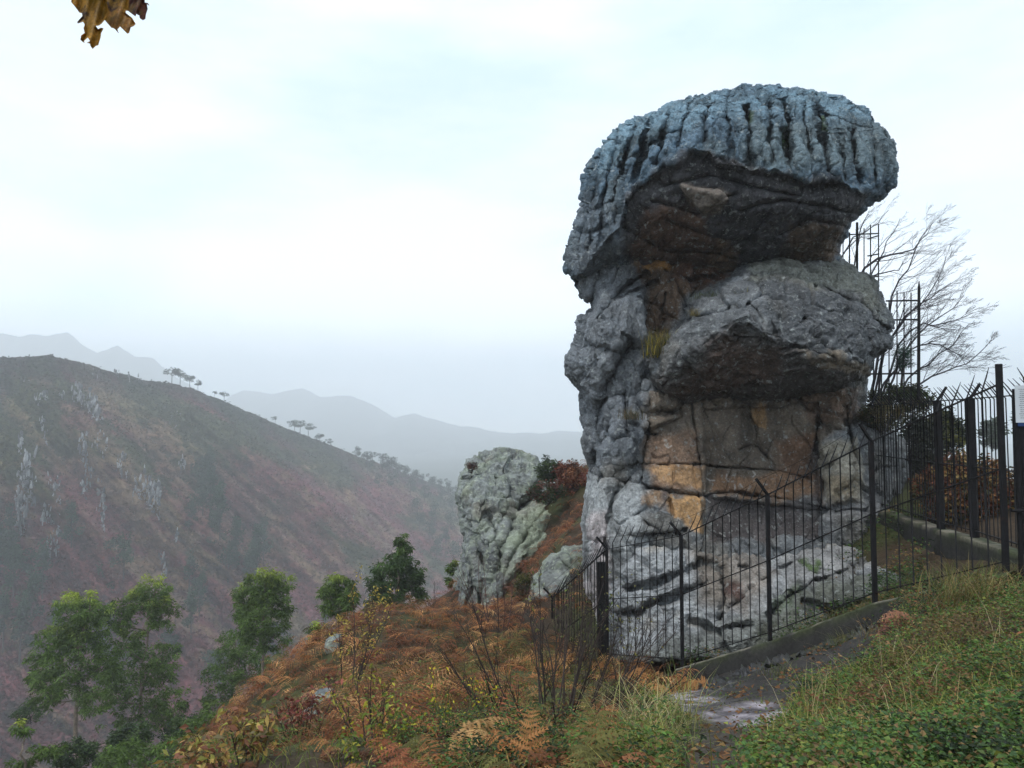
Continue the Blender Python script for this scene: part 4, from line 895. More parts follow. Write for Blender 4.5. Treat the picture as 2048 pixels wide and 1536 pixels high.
for x, y, sc in ((715,918,.75),(735,945,1.25),(733,918,.6),(765,946,1.3),(780,950,1.2),(796,958,1.1),(812,962,1.1),(828,968,1.),(846,976,1.),(862,980,1.),(880,985,1.),(897,992,1.),(914,1000,1.),(786,980,1.),(820,992,1.),(850,1005,1.1),(880,1015,1.1),(905,1025,1.1),(835,1030,1.),(870,1045,1.1),(900,1060,1.1),(760,975,.8),
                 (890,1090,1.1),(860,1080,1.),(905,1130,1.2),(875,1120,1.1),(840,1060,1.)):
    put_far('round', 'round_tree', on_hill(x, y), sc, 'blue green tree where the far ridge runs down behind the outcrop', 'trees on the lower right end of the far ridge')
for k in range(58):
    zn = random.choice(((415,1010,25,55),(440,1070,30,40),(500,1140,40,35),(60,1150,50,45),(105,1190,50,60),(150,1110,30,40),(30,1130,30,40),(210,1200,40,50),(380,1200,30,50),(410,1260,40,50),(350,1330,60,50),(450,1330,60,50),(560,1340,60,50),(640,1300,40,50),(30,1330,50,90),(200,1300,60,50)))
    x, y = random.gauss(zn[0], zn[2] * .6), random.gauss(zn[1], zn[3] * .6); kd = random.choice(('round', 'tall', 'tall'))
    put_far(kd, 'hillside_tree', on_hill(x, max(y, 960) + 12), random.uniform(.6, 1.15), 'misty dark green tree low on the far hillside', 'trees in the gullies and foot of the far hillside')
# heather and scrub tufts as one mass
ii = rng.integers(22, len(tt), 52000); jj = rng.integers(0, nhx, 52000)
hp = hv[ii, jj] + rng.normal(0, .5, (52000, 3)) * np.array([1, 1, 0]); hcc = hc.reshape(len(tt), nhx, 3)[ii, jj] 
keep = hp[:, 1] < 560; hp, hcc = hp[keep], hcc[keep]; n = len(hp)
V_, Q_, C_ = [], [], []; off = 0
for k in range(3):
    v, q_, c_ = leaf_quads(hp + rng.normal(0, .3, (n, 3)), randdir(n, .1, 1), rng.uniform(0, 6.3, n), rng.uniform(.5, 1.3, n), rng.uniform(.4, .9, n), hcc * rng.uniform(.6, 1.25, (n, 1)), .1, .2)
    V_.append(v); Q_.append(q_ + off); C_.append(c_); off += len(v)
tag(link('heather', mesh('heather', np.concatenate(V_), [np.concatenate(Q_)], np.concatenate(C_), False), M['dry']), 'heather, bracken and grass scrub covering the far hillside', 'heather', kind='stuff')

# ------------------------------------------------------------------ eucalyptus trees on the near slope
def eucalyptus(name, label, D, trunk, clumps, nleaf, seed, col=(.095, .155, .03), topc=(.42, .48, .07), lsz=.17, tr=.11, group=None, gy=None):
    """trunk: photo polyline bottom to top; clumps: (px, py, rx, ry, weight)"""
    global rng
    rng = np.random.default_rng(seed); random.seed(seed); mpp = D / FPX
    T = np.array([P(x, y, D + random.uniform(-.3, .3)) for x, y in trunk])
    root = empty(name, T[0]); tag(root, label, 'tree', group)
    tb = MB(); m = len(T); s = np.linspace(0, 1, m); s2 = np.linspace(0, 1, 14); TT_ = np.stack([np.interp(s2, s, T[:, k]) for k in range(3)], -1) + rng.normal(0, .04, (14, 3)) * np.array([1, 1, 0])
    tb.tube(TT_, np.linspace(tr, tr * .25, 14), 8, (.24, .19, .15))
    pb(tb, 'trunk', M['bark'], root, True)
    lb = MB(); pos, cols = [], []; W_ = sum(c[4] for c in clumps); ytop = min(c[1] - c[3] for c in clumps); ybot = max(c[1] + c[3] for c in clumps)
    for cx, cyy, rx, ry, w in clumps:
        c0 = P(cx, cyy, D + random.uniform(-.5, .5) * rx * mpp); rad = np.array([rx * mpp, rx * mpp, ry * mpp]); nl = int(nleaf * w / W_)
        # limb from the trunk
        tz = np.clip((c0[2] - rad[2] * 1.1 - T[0][2]) / (T[-1][2] - T[0][2] + 1e-6), .05, .95); b = np.array([np.interp(tz, s, T[:, k]) for k in range(3)])
        mid = (b * .45 + c0 * .55) + np.array([0, 0, -.12 * np.linalg.norm(c0 - b)]); grow(lb, [b, (b + mid) / 2, mid, c0 * .8 + mid * .2, c0 + np.array([0, 0, rad[2] * .4])], tr * .38, .012, 2, 6, .42, .6, (0, 0, .3), (.16, .13, .10), 5, None, .3)
        ns = max(5, int(nl / 42))
        dd = unit(rng.normal(0, 1, (ns, 3))) * (rng.uniform(.2, 1.12, (ns, 1)) ** .6); sub = c0 + dd * rad; br = rng.uniform(.65, 1.35, ns)
        k = rng.integers(0, ns, nl); ss = (.16 + .10 * rng.random(ns)) * min(rad) + .07
        pp = sub[k] + unit(rng.normal(0, 1, (nl, 3))) * (rng.random((nl, 1)) ** .5) * ss[k][:, None] * np.array([1, 1, .8])
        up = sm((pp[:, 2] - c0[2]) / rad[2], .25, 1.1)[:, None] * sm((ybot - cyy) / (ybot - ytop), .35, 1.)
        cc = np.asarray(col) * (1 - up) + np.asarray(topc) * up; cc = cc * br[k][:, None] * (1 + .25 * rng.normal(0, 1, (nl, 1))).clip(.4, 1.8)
        pos.append(pp); cols.append(cc)
    pos = np.concatenate(pos); cols = np.concatenate(cols); n = len(pos)
    v, q_, c_ = leaf_quads(pos, unit(randdir(n, -.9, .5)), rng.uniform(0, 6.3, n), rng.uniform(.6, 1.25, n) * lsz, rng.uniform(.6, 1.2, n) * lsz * .3, cols, .1, .25)
    pb(lb, 'branches', M['bark'], root, True)
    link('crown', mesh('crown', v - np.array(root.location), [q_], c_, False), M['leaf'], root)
    return root
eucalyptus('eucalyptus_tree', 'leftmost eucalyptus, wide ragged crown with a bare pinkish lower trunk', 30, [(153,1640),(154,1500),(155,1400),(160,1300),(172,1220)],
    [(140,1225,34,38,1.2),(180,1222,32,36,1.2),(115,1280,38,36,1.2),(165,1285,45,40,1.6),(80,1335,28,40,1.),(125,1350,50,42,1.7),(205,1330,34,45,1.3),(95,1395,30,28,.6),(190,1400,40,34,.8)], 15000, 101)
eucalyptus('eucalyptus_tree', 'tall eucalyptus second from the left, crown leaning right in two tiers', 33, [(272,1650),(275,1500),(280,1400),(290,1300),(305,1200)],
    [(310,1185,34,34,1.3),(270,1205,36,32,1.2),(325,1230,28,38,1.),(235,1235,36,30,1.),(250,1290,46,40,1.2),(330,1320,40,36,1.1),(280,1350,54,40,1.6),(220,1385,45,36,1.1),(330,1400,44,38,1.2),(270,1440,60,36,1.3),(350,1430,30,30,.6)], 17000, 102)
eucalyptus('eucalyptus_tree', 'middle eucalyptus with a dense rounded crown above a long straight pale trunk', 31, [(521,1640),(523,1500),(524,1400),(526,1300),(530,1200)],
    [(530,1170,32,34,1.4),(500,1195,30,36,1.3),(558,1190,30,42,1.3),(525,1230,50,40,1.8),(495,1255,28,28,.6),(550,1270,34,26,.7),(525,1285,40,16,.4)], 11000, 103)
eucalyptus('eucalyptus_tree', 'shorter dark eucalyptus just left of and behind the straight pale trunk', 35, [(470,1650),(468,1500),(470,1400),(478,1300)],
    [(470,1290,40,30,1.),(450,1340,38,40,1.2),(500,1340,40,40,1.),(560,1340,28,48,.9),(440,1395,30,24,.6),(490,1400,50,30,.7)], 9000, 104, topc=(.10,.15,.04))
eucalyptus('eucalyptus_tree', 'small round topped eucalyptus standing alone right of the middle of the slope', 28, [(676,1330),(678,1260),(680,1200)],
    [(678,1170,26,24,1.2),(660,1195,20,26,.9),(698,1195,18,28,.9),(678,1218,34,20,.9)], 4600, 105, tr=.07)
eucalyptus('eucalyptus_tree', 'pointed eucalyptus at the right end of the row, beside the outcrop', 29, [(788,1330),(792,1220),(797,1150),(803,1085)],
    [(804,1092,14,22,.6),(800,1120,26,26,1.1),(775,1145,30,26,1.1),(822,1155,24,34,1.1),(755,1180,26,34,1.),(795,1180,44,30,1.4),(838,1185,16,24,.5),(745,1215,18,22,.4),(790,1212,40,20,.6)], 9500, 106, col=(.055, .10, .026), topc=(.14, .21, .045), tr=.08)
eucalyptus('sapling', 'small leafy sapling just left of the small boulders at the slope edge', 24, [(634,1340),(634,1290),(634,1260)], [(636,1262,17,16,1.),(628,1290,14,14,.5),(640,1305,18,14,.6)], 1500, 107, tr=.03, lsz=.13)
eucalyptus('sapling', 'leafy sapling low on the slope edge between the tall trunks and the pale boulders', 20, [(610,1480),(608,1400),(612,1350)], [(606,1340,20,20,1.),(590,1375,26,22,1.),(612,1395,22,30,1.),(585,1430,24,24,.8)], 3200, 108, tr=.03, lsz=.13)
eucalyptus('sapling', 'dark bushy sapling at the foot of the tall trunks', 22, [(425,1600),(425,1500),(428,1440)], [(425,1430,30,24,1.),(400,1460,34,26,1.),(460,1470,34,26,1.),(430,1500,44,26,1.2)], 4200, 109, tr=.04, lsz=.13, topc=(.09,.12,.03))
eucalyptus('sapling', 'dense green sapling filling the bottom edge under the second eucalyptus', 20, [(330,1640),(330,1560),(332,1510)], [(340,1500,50,30,1.),(270,1510,50,26,1.),(220,1525,40,22,.8),(380,1520,40,30,1.)], 5200, 110, tr=.04, lsz=.13, topc=(.10,.14,.035))
eucalyptus('sapling', 'thin sapling with pale bare stems in the bottom left corner', 17, [(56,1600),(50,1500),(34,1450)], [(50,1455,18,12,.5),(95,1505,30,24,1.),(55,1535,26,20,.8),(20,1545,26,20,.6)], 1600, 111, tr=.035, lsz=.12)
eucalyptus('sapling', 'leafy sapling peeping past the left side of the outcrop', 30, [(905,1260),(905,1190),(908,1130)], [(906,1135,10,18,1.),(903,1165,10,14,.8)], 900, 112, tr=.03)

# ------------------------------------------------------------------ ground cover: bracken, grass, bramble (masses nobody could count)
rng = np.random.default_rng(31); random.seed(31)
KA, KB = fp[0][:2], fp[3][:2]; kdir = (KB - KA) / np.linalg.norm(KB - KA); kn = np.array([kdir[1], -kdir[0]])   # kn points to the enclosure side?
if kn @ inw[:2] < 0: kn = -kn
def kside(x, y):       # > 0 inside the enclosure
    return (x - KA[0]) * kn[0] + (y - KA[1]) * kn[1]
def scatter(n, rmin, rmax, a0=-44, a1=42, pw=1.):
    th = np.radians(rng.uniform(a0, a1, n)); r = np.exp(math.log(rmin) + (math.log(rmax) - math.log(rmin)) * rng.random(n) ** pw)
    x, y = r * np.sin(th), r * np.cos(th); z = ground_z(x, y); p = np.stack([x, y, z], -1); px, py, _ = proj(p)
    wx = px + 22 * fbm(np.stack([x * 1.5, y * 1.5, 0 * x], -1), 3, 91); wy = py + 18 * fbm(np.stack([x * 1.5, y * 1.5, 0 * x + 9], -1), 3, 92)
    return p, wx, wy
PATHV = [(1322,1384),(1400,1350),(1470,1385),(1560,1392),(1600,1420),(1560,1450),(1510,1475),(1520,1600),(1345,1600),(1375,1480),(1390,1440),(1340,1412)]
LEDGE = [(1375,1420),(1380,1372),(1450,1340),(1590,1290),(1780,1225),(1810,1250),(1720,1330),(1640,1370),(1560,1425)]
RUST = [(0.294,0.119,0.041),(0.392,0.182,0.067),(0.168,0.068,0.031),(0.476,0.270,0.109),(0.238,0.081,0.037),(0.098,0.049,0.028)]
def onrock(px, py, p):
    t = inside(px, py, FT) & (p[:, 1] > 11.9)
    return t
def clearcam(p, h):    # keep plants out of the lens
    return np.hypot(p[:, 0], p[:, 1]) > h
# --- bracken
def bracken(name, n, rmin, rmax, tmpl, s0, s1, label, a0=-44, a1=42, dens=None, pw=1.):
    p, px, py = scatter(n, rmin, rmax, a0, a1, pw)
    right = (px > 1330) & (py > 1130) & (p[:, 1] < 13)
    inpath = polysd(px, py, PATHV) > -16
    mid = inside(px, py, [(1340,1380),(1270,1440),(1240,1600),(1600,1600),(1600,1380)])
    keep = ~inpath & ~right & ~mid & (kside(p[:, 0], p[:, 1]) < .15) | ((p[:, 1] > 16.5) & (p[:, 0] < 3))
    nn = fbm(p * np.array([.55, .55, 0]), 3, 33)
    keep &= (nn > -.28) | (p[:, 1] > 12)
    tongue = (px > 560) & (px < 1000) & (py > 1400)
    keep &= ~(tongue & (rng.random(n) < .3)); keep &= (fbm(p * 1.6, 2, 35) > -.25) | (p[:, 1] > 12)
    p, px, py, nn = p[keep], px[keep], py[keep], nn[keep]; m = len(p)
    Vv, Ff, Cc = [], [], []; off = 0; w = rng.integers(0, len(tmpl), m)
    ci = rng.choice(len(RUST), m, p=[.22, .15, .21, .10, .13, .19]); base = np.array(RUST)[ci]
    g = (fbm(p * np.array([.8, .8, 0]), 3, 37) > .25)[:, None] & (rng.random((m, 1)) < .5); base = np.where(g, np.array([.13, .12, .035]), base)
    base = base * (1 + .2 * rng.normal(0, 1, (m, 1))).clip(.4, 1.7)
    redz = sm(p[:, 1], 16, 21)[:, None]; base = base * (1 - redz * .5) + np.array([.20, .065, .038]) * redz * .5 * (1 + .3 * rng.normal(0, 1, (m, 1))).clip(.3, 1.8)
    for k, (tv, tf, ts) in enumerate(tmpl):
        q = w == k; mm = q.sum()
        v, f, c = instance(tv, tf, ts, p[q] - np.array([0, 0, .04]), rng.uniform(s0, s1, mm) * (1 - .5 * sm(760 - px[q], 0, 160) * sm(12 - p[q][:, 1], 0, 3)), rng.uniform(0, 6.283, mm), rng.normal(.25, .35, mm), rng.normal(0, .35, mm), base[q])
        Vv.append(v); Ff.append(f + off); Cc.append(c); off += len(v)
    o = link(name, mesh(name, np.concatenate(Vv), [np.concatenate(Ff)], np.concatenate(Cc), False), M['dry'])
    return tag(o, label, 'bracken', kind='stuff')
t_near = [frond(13, 6, .55, 1. + .25 * k, k) for k in range(4)]; t_far = [frond(12, 0, .5, 1. + .3 * k, 10 + k) for k in range(4)]
bracken('bracken', 3000, 2.6, 7.5, t_near, .22, .46, 'rust coloured dead bracken nearest the viewer', a1=20)
bracken('bracken', 19000, 6.0, 34, t_far, .28, .75, 'rust coloured dead bracken spreading over the slope', a0=-34, a1=16, pw=.8)

# --- grass
def grass(name, n, rmin, rmax, h0, h1, label, zone, cols, w=.004, a0=-44, a1=42):
    p, px, py = scatter(n, rmin, rmax, a0, a1)
    keep = zone(px, py, p); p = p[keep]; px = px[keep]; py = py[keep]; m = len(p)
    f1 = fbm(p * np.array([1.1, 1.1, 0]), 3, 41); ix = np.clip(((f1 + .6 + rng.normal(0, .22, m)) / 1.2 * len(cols)).astype(int), 0, len(cols) - 1)
    col = np.array(cols)[ix] * (1 + .22 * rng.normal(0, 1, (m, 1))).clip(.4, 1.8)
    h = rng.uniform(h0, h1, m) * (.8 + .5 * fbm(p * .9, 2, 43)); ww = w * (1 + .35 * p[:, 1] / 3)
    v, q_, t3, c = blades(p - np.array([0, 0, .02]), h, ww, rng.uniform(.3, 1.3, m), col)
    return tag(link(name, mesh(name, v, [q_, t3], c, False), M['grass']), label, 'grass', kind='stuff')
GC = [(0.163,0.194,0.031),(0.090,0.144,0.022),(0.211,0.220,0.044),(0.325,0.279,0.077),(0.139,0.186,0.024),(0.423,0.355,0.110),(0.098,0.160,0.020)]
npth = lambda px, py: (polysd(px, py, PATHV) < -2) & ~inside(px, py, LEDGE)
grass('grass', 80000, 2.2, 14, .07, .27, 'mixed green and straw coloured grass on both banks of the path', lambda px, py, p: npth(px, py) & (kside(p[:, 0], p[:, 1]) < -.25) & ~((px < 1280) & (rng.random(len(px)) < .84)) & ~((px > 1340) & (px < 1500) & (rng.random(len(px)) < .6)) & (fbm(p * np.array([1.6, 1.6, 0]), 3, 89) + rng.normal(0, .12, len(px)) > -.05), GC)
grass('straw_grass', 1300, 2.4, 11, .25, .5, 'long dry straw blades standing out of the right bank', lambda px, py, p: (px > 1560) & npth(px, py) & (kside(p[:, 0], p[:, 1]) < -.4) & (fbm(p * .8, 2, 83) > -.15), [(.42,.34,.18),(.34,.26,.12),(.5,.42,.25)], .0028, 8, 44)
grass('moss', 34000, 2.4, 11, .02, .06, 'short bright moss and turf edging the path', lambda px, py, p: (inside(px, py, LEDGE) & (fbm(p * 2.2, 3, 87) > -.02)) | (polysd(px, py, [(1290,1410),(1380,1410),(1400,1440),(1500,1440),(1640,1400),(1760,1400),(1700,1470),(1560,1500),(1500,1600),(1240,1600),(1270,1450)]) > -6) & ~inside(px, py, [(1400,1440),(1480,1440),(1470,1500),(1450,1600),(1390,1600),(1395,1480)]) & ~(polysd(px, py, PATH) > 0), [(.05,.10,.012),(.07,.125,.015),(.10,.13,.02)], .006, -5, 40)
grass('grass', 16000, 9, 19, .10, .30, 'grass and moss growing inside the railing around the foot of the tower', lambda px, py, p: (kside(p[:, 0], p[:, 1]) > .1) & (px > 1390) & (p[:, 0] < 6.2), [(.06,.075,.02),(.09,.10,.025),(.12,.11,.04)], .004, 8, 34)

# --- bramble and weeds: small leaves on short stems
def leafmass(name, n, rmin, rmax, hmax, size, label, zone, cols, a0=-44, a1=42, mt='leaf', seed=0, wd=.62):
    nc = n // 7; p, px, py = scatter(nc, rmin, rmax, a0, a1); keep = zone(px, py, p); p = p[keep]; m = len(p)
    hh = hmax * np.clip(.45 + .9 * fbm(p * np.array([1.3, 1.3, 0]), 3, 47 + seed), .12, 1)
    P7 = np.repeat(p, 7, 0); k = len(P7); H = np.repeat(hh, 7) * rng.random(k) ** .7
    pos = P7 + rng.normal(0, .07, (k, 3)) * np.array([1, 1, 0]); pos[:, 2] += H
    f1 = fbm(pos * np.array([1.7, 1.7, .5]), 3, 49 + seed); ix = np.clip(((f1 + .55 + rng.normal(0, .2, k)) / 1.1 * len(cols)).astype(int), 0, len(cols) - 1)
    col = np.array(cols)[ix] * (1 + .22 * rng.normal(0, 1, (k, 1))).clip(.4, 1.8)
    d = unit(randdir(k, -.2, .5)); ln = rng.uniform(.6, 1.3, k) * size
    v, q_, c = leaf_quads(pos, d, rng.normal(0, .6, k), ln, ln * wd * rng.uniform(.8, 1.2, k), col, .12, .25)
    return tag(link(name, mesh(name, v, [q_], c, False), M[mt]), label, 'undergrowth', kind='stuff')
BR = [(0.018,0.034,0.011),(0.025,0.043,0.013),(0.045,0.089,0.020),(0.067,0.138,0.027),(0.224,0.138,0.050),(0.090,0.179,0.032),(0.128,0.194,0.038),(0.060,0.121,0.038),(0.194,0.211,0.038),(0.075,0.145,0.025),(0.149,0.097,0.038)]
leafmass('bramble', 210000, 2.1, 11, .24, .026, 'green bramble and weeds covering the bank right of the path', lambda px, py, p: (px > 1480) & npth(px, py) & (polysd(px, py, PATHV) < -14) & (kside(p[:, 0], p[:, 1]) < -.35), BR, 8, 44)
bracken_bank = leafmass('dead_leaves', 26000, 2.1, 10, .26, .045, 'brown fern scraps and dead leaves tangled in the right bank', lambda px, py, p: (px > 1480) & npth(px, py) & (polysd(px, py, PATHV) < -14) & (kside(p[:, 0], p[:, 1]) < -.35) & (fbm(p * 1.2, 3, 77) > -.05), [(.22,.10,.05),(.15,.07,.04),(.30,.18,.09),(.08,.05,.035)], 8, 44, 'dry', 9, .3)
leafmass('weeds', 110000, 2.6, 13, .34, .030, 'green weeds growing up through the bracken', lambda px, py, p: (px < 1330) & npth(px, py) & (kside(p[:, 0], p[:, 1]) < -.2) & (fbm(p * np.array([.9, .9, 0]), 3, 71) > .13), BR + [(.15,.16,.025)], -44, 14, seed=3, wd=.4)
leafmass('ivy', 16000, 10, 16, .5, .05, 'ivy and small leaves at the foot of the slabs inside the railing', lambda px, py, p: (kside(p[:, 0], p[:, 1]) > .05) & (px > 1370) & (px < 1860) & (fbm(p * np.array([.8, .8, 0]), 3, 75) > -.1), BR[:5], 10, 32, seed=5)
leafmass('leaf_litter', 7000, 2.4, 10, .02, .05, 'fallen brown leaves scattered on the path and banks', lambda px, py, p: (kside(p[:, 0], p[:, 1]) < -.4) & (px > 1250), [(.20,.10,.045),(.13,.07,.04),(.28,.18,.07)], -10, 42, 'dry', 7)

# ------------------------------------------------------------------ plants one can point at
def gz(x, y): return float(ground_z(np.array([x]), np.array([y]))[0])
def base_at(px, D):
    x = (px - PCX) / FPX * D; return np.array([x, D, gz(x, D)])
def twiggy(name, label, cat, base, n, h, spread, r0, seed, col=(.045, .034, .03), leafc=None, nleaf=0, lsize=.04, depth=3, nch=7, ang=.55, group=None, lean=(0, 0)):
    global rng
    random.seed(seed); rng = np.random.default_rng(seed); base = np.asarray(base, float); root = empty(name, base); tag(root, label, cat, group)
    mb = MB(); tips = []
    for k in range(n):
        a = random.uniform(0, 6.28); rr = spread * math.sqrt(random.random()); l = h * random.uniform(.65, 1.05); q = [base + np.array([math.cos(a), math.sin(a), 0]) * rr * .35 + np.array([0, 0, -.05])]
        dd = unit(np.array([math.cos(a) * rr / h * .9 + lean[0], math.sin(a) * rr / h * .9 + lean[1], 1.]))
        for j in range(6): dd = unit(dd + randdir(1)[0] * .10 + np.array([0, 0, .03])); q.append(q[-1] + dd * l / 6)
        grow(mb, q, r0, r0 * .25, depth, nch, .34, ang, (0, 0, .25), np.array(col) * random.uniform(.7, 1.4), 5, tips, .25)
    pb(mb, 'stems', M['twig'], root, True)
    if nleaf:
        tips = np.array(tips); k = rng.integers(0, len(tips), nleaf); pos = tips[k] + rng.normal(0, lsize * .8, (nleaf, 3)); cc = np.array(leafc)[rng.integers(0, len(leafc), nleaf)] * (1 + .25 * rng.normal(0, 1, (nleaf, 1))).clip(.4, 1.7)
        ln = rng.uniform(.6, 1.3, nleaf) * lsize; v, q_, c = leaf_quads(pos, randdir(nleaf, -.8, .6), rng.uniform(0, 6.3, nleaf), ln, ln * .45, cc, .15, .2)
        link('leaves', mesh('leaves', v - base, [q_], c, False), M['leaf'], root)
    return root
twiggy('bare_shrub', 'large bare dark stemmed shrub in the bracken in front of the railing', 'shrub', base_at(1100, 6.8), 30, 1.3, 1.45, .010, 201, leafc=[(.16,.17,.03),(.25,.22,.05)], nleaf=90, lsize=.04, nch=8)
twiggy('bare_shrub', 'bare tangled shrub against the far end of the railing, right of the rounded boulder', 'shrub', base_at(1130, 13.6), 14, 1.7, 1.3, .012, 202, leafc=[(.10,.14,.03),(.18,.17,.05)], nleaf=240, lsize=.06, col=(.05,.035,.032), lean=(.1, 0))
twiggy('bare_shrub', 'thin bare shrub in front of the double post at the bend of the railing', 'shrub', base_at(1235, 11.2), 7, 1.5, .5, .009, 203, leafc=[(.14,.14,.04)], nleaf=70, lsize=.05, lean=(-.05, 0))
twiggy('bare_shrub', 'lone bare twig shrub on the crest left of the outcrop foot', 'shrub', base_at(885, 23.), 4, 2.4, .8, .014, 204, depth=2, nch=5)
twiggy('bare_shrub', 'bare reddish shrub in front of the left foot of the outcrop', 'shrub', base_at(1000, 15.), 9, 1.8, 1.1, .011, 205, col=(.07,.038,.032))
twiggy('birch_sapling', 'slender birch sapling with sparse yellow leaves on the left of the bracken slope', 'sapling', base_at(705, 10.5), 5, 1.5, .45, .01, 206, leafc=[(.45,.33,.05),(.36,.26,.04),(.50,.42,.10)], nleaf=420, lsize=.045, depth=3, nch=6, lean=(.1, 0))
twiggy('russet_shrub', 'shrub with orange and russet leaves at the bottom edge near the tall trunks', 'shrub', base_at(505, 5.2), 9, .36, .5, .007, 207, leafc=[(.32,.17,.05),(.38,.26,.07),(.22,.09,.05),(.25,.24,.05),(.16,.13,.06)], nleaf=620, lsize=.062, depth=2, nch=6)
twiggy('russet_shrub', 'dark red leaved shrub beside the lowest pale boulder', 'shrub', base_at(610, 6.6), 7, .55, .35, .007, 208, leafc=[(.16,.035,.03),(.22,.06,.04),(.25,.13,.07)], nleaf=380, lsize=.05, depth=2, nch=6)
twiggy('bare_shrub', 'bare dark stemmed shrub low on the left of the bracken, right of the russet shrub', 'shrub', base_at(760, 5.6), 7, .6, .4, .007, 209, leafc=[(.20,.20,.03),(.32,.30,.03)], nleaf=160, lsize=.04)
twiggy('weed', 'yellow flowering weed among the bracken left of the bare shrub', 'plant', base_at(915, 5.6), 9, .62, .35, .004, 210, col=(.07,.10,.03), leafc=[(.55,.45,.02),(.10,.14,.03),(.12,.17,.03)], nleaf=260, lsize=.028, depth=2, nch=5)
twiggy('weed', 'leafy green weed with yellow tips in the lower left of the bracken', 'plant', base_at(780, 4.9), 10, .42, .35, .004, 211, col=(.07,.10,.03), leafc=[(.42,.38,.03),(.12,.17,.03),(.15,.20,.03)], nleaf=320, lsize=.04, depth=2, nch=5)
def fern(name, label, base, n, s, seed, cols, tm=None, tilt=.1, yaw=None, spread=.03):
    r = np.random.default_rng(seed); root = empty(name, base); tag(root, label, 'fern'); 
    for k in range(n):
        tv, tf, ts = frond(15, 7, .5, 1. + r.uniform(0, .5), seed * 7 + k); y = r.uniform(0, 6.28) if yaw is None else yaw + r.normal(0, .5)
        v, f, c = instance(tv, tf, ts, np.zeros((1, 3)) + r.normal(0, spread, (1, 3)) * np.array([1, 1, .2]), [s * r.uniform(.75, 1.1)], np.array([y]), np.array([tilt + r.normal(0, .2)]), np.array([r.normal(0, .3)]), np.array([cols[k % len(cols)]]))
        link('frond', mesh('frond', v, [f], c, False), M['dry'], root)
    return root
fern('dead_fern', 'golden tan dead fern frond arching up at the bottom, left of the bare shrub', base_at(905, 4.9) + np.array([0, 0, .08]), 3, .52, 301, [(.46,.27,.11),(.40,.23,.09)], yaw=.4)
fern('dead_fern', 'flat golden dead fern at the very bottom edge below the arching frond', base_at(860, 4.3), 4, .42, 302, [(.44,.25,.10),(.34,.18,.07)], tilt=.3, yaw=.1)
fern('dead_fern', 'pinkish red dead fern on top of the concrete kerb', P(1850, 1250, 7.3) + np.array([0, 0, .0]), 5, .44, 303, [(.36,.17,.10),(.26,.10,.07),(.42,.23,.13)], tilt=.55, spread=.12)
fern('dead_fern', 'tall orange dead fern at the left end of the concrete kerb', base_at(1330, 9.6), 7, .75, 304, [(.36,.17,.06),(.28,.12,.045)])
fern('dead_fern', 'cinnamon dead fern at the bottom between the bare shrub and the straw tuft', base_at(1130, 4.3), 6, .48, 305, [(.30,.12,.05),(.38,.19,.08)])
def tuft(name, label, base, n, h, w, cols, seed, spread=.06, lean=(.4, 1.2), cat='grass tuft', mt='grass'):
    global rng
    rng = np.random.default_rng(seed); base = np.asarray(base, float); p = rng.normal(0, spread, (n, 3)) * np.array([1, 1, .2]); c = np.array(cols)[rng.integers(0, len(cols), n)] * (1 + .2 * rng.normal(0, 1, (n, 1))).clip(.5, 1.6)
    v, q_, t3, cc = blades(p, rng.uniform(.5, 1.05, n) * h, np.full(n, w), rng.uniform(*lean, n), c, 4)
    o = link(name, mesh(name, v, [q_, t3], cc, False), M[mt]); o.location = base; return tag(o, label, cat)
tuft('grass_tuft', 'tall straw coloured grass tuft left of the path at the bottom', base_at(1290, 4.6), 130, .52, .006, [(.36,.30,.15),(.26,.25,.09),(.40,.33,.18)], 401, .10)
tuft('grass_tuft', 'long green and straw grass tuft beside the start of the path', base_at(1350, 5.6), 90, .60, .006, [(.22,.25,.06),(.33,.30,.12),(.14,.19,.04)], 402, .08)
tuft('grass_tuft', 'straw grass tuft at the very bottom right of the straw coloured one', base_at(1300, 3.7), 90, .36, .005, [(.28,.27,.09),(.18,.21,.05)], 403, .10)
tuft('grass_tuft', 'yellow brown grass clump at the foot of the tall end post', base_at(1950, 7.0), 380, .42, .006, [(.25,.17,.06),(.20,.15,.05),(.12,.13,.03)], 404, .22)
tuft('grass_tuft', 'small yellowish tuft on the dark ledge below the kerb', P(1690, 1300, 8.6), 120, .28, .005, [(.18,.16,.06),(.10,.12,.03)], 405, .08)
tuft('grass_tuft', 'dark green tuft low on the wet ledge above the pale path patch', P(1560, 1352, 8.3), 110, .20, .005, [(.08,.11,.03),(.14,.14,.05)], 406, .10)
tuft('grass_tuft', 'brownish tuft where the ledge meets the right bank below the pinkish fern', P(1765, 1290, 7.9), 200, .30, .005, [(.22,.14,.06),(.14,.13,.04)], 407, .12)
# plants clinging to the tower and the outcrop
TC = [(.075,.085,.025),(.14,.12,.045),(.055,.075,.02),(.20,.15,.07)]
tuft('broom_tuft', 'green brown broom tuft with yellow flowers on the ledge left of the shoulder boulder', P(1320, 712, 14.2), 520, .62, .008, TC + [(.50,.38,.02)], 411, .13, (.1, .7), 'shrub')
tuft('grass_tuft', 'green tuft growing from the crack on top of the shoulder boulder', P(1496, 604, 13.7), 260, .30, .007, [(.07,.10,.025),(.10,.12,.03),(.5,.4,.02),(.18,.15,.05)], 412, .10, (.4, 1.3))
tuft('grass_tuft', 'flat green tuft on the left shoulder ledge below the crack', P(1415, 600, 14.4), 260, .24, .007, [(.07,.09,.025),(.10,.12,.03)], 413, .16, (.4, 1.3))
tuft('grass_tuft', 'small dry yellow tuft on the ledge at the left of the shoulder boulder', P(1390, 632, 13.9), 120, .22, .006, [(.30,.24,.09),(.16,.14,.05)], 414, .05)
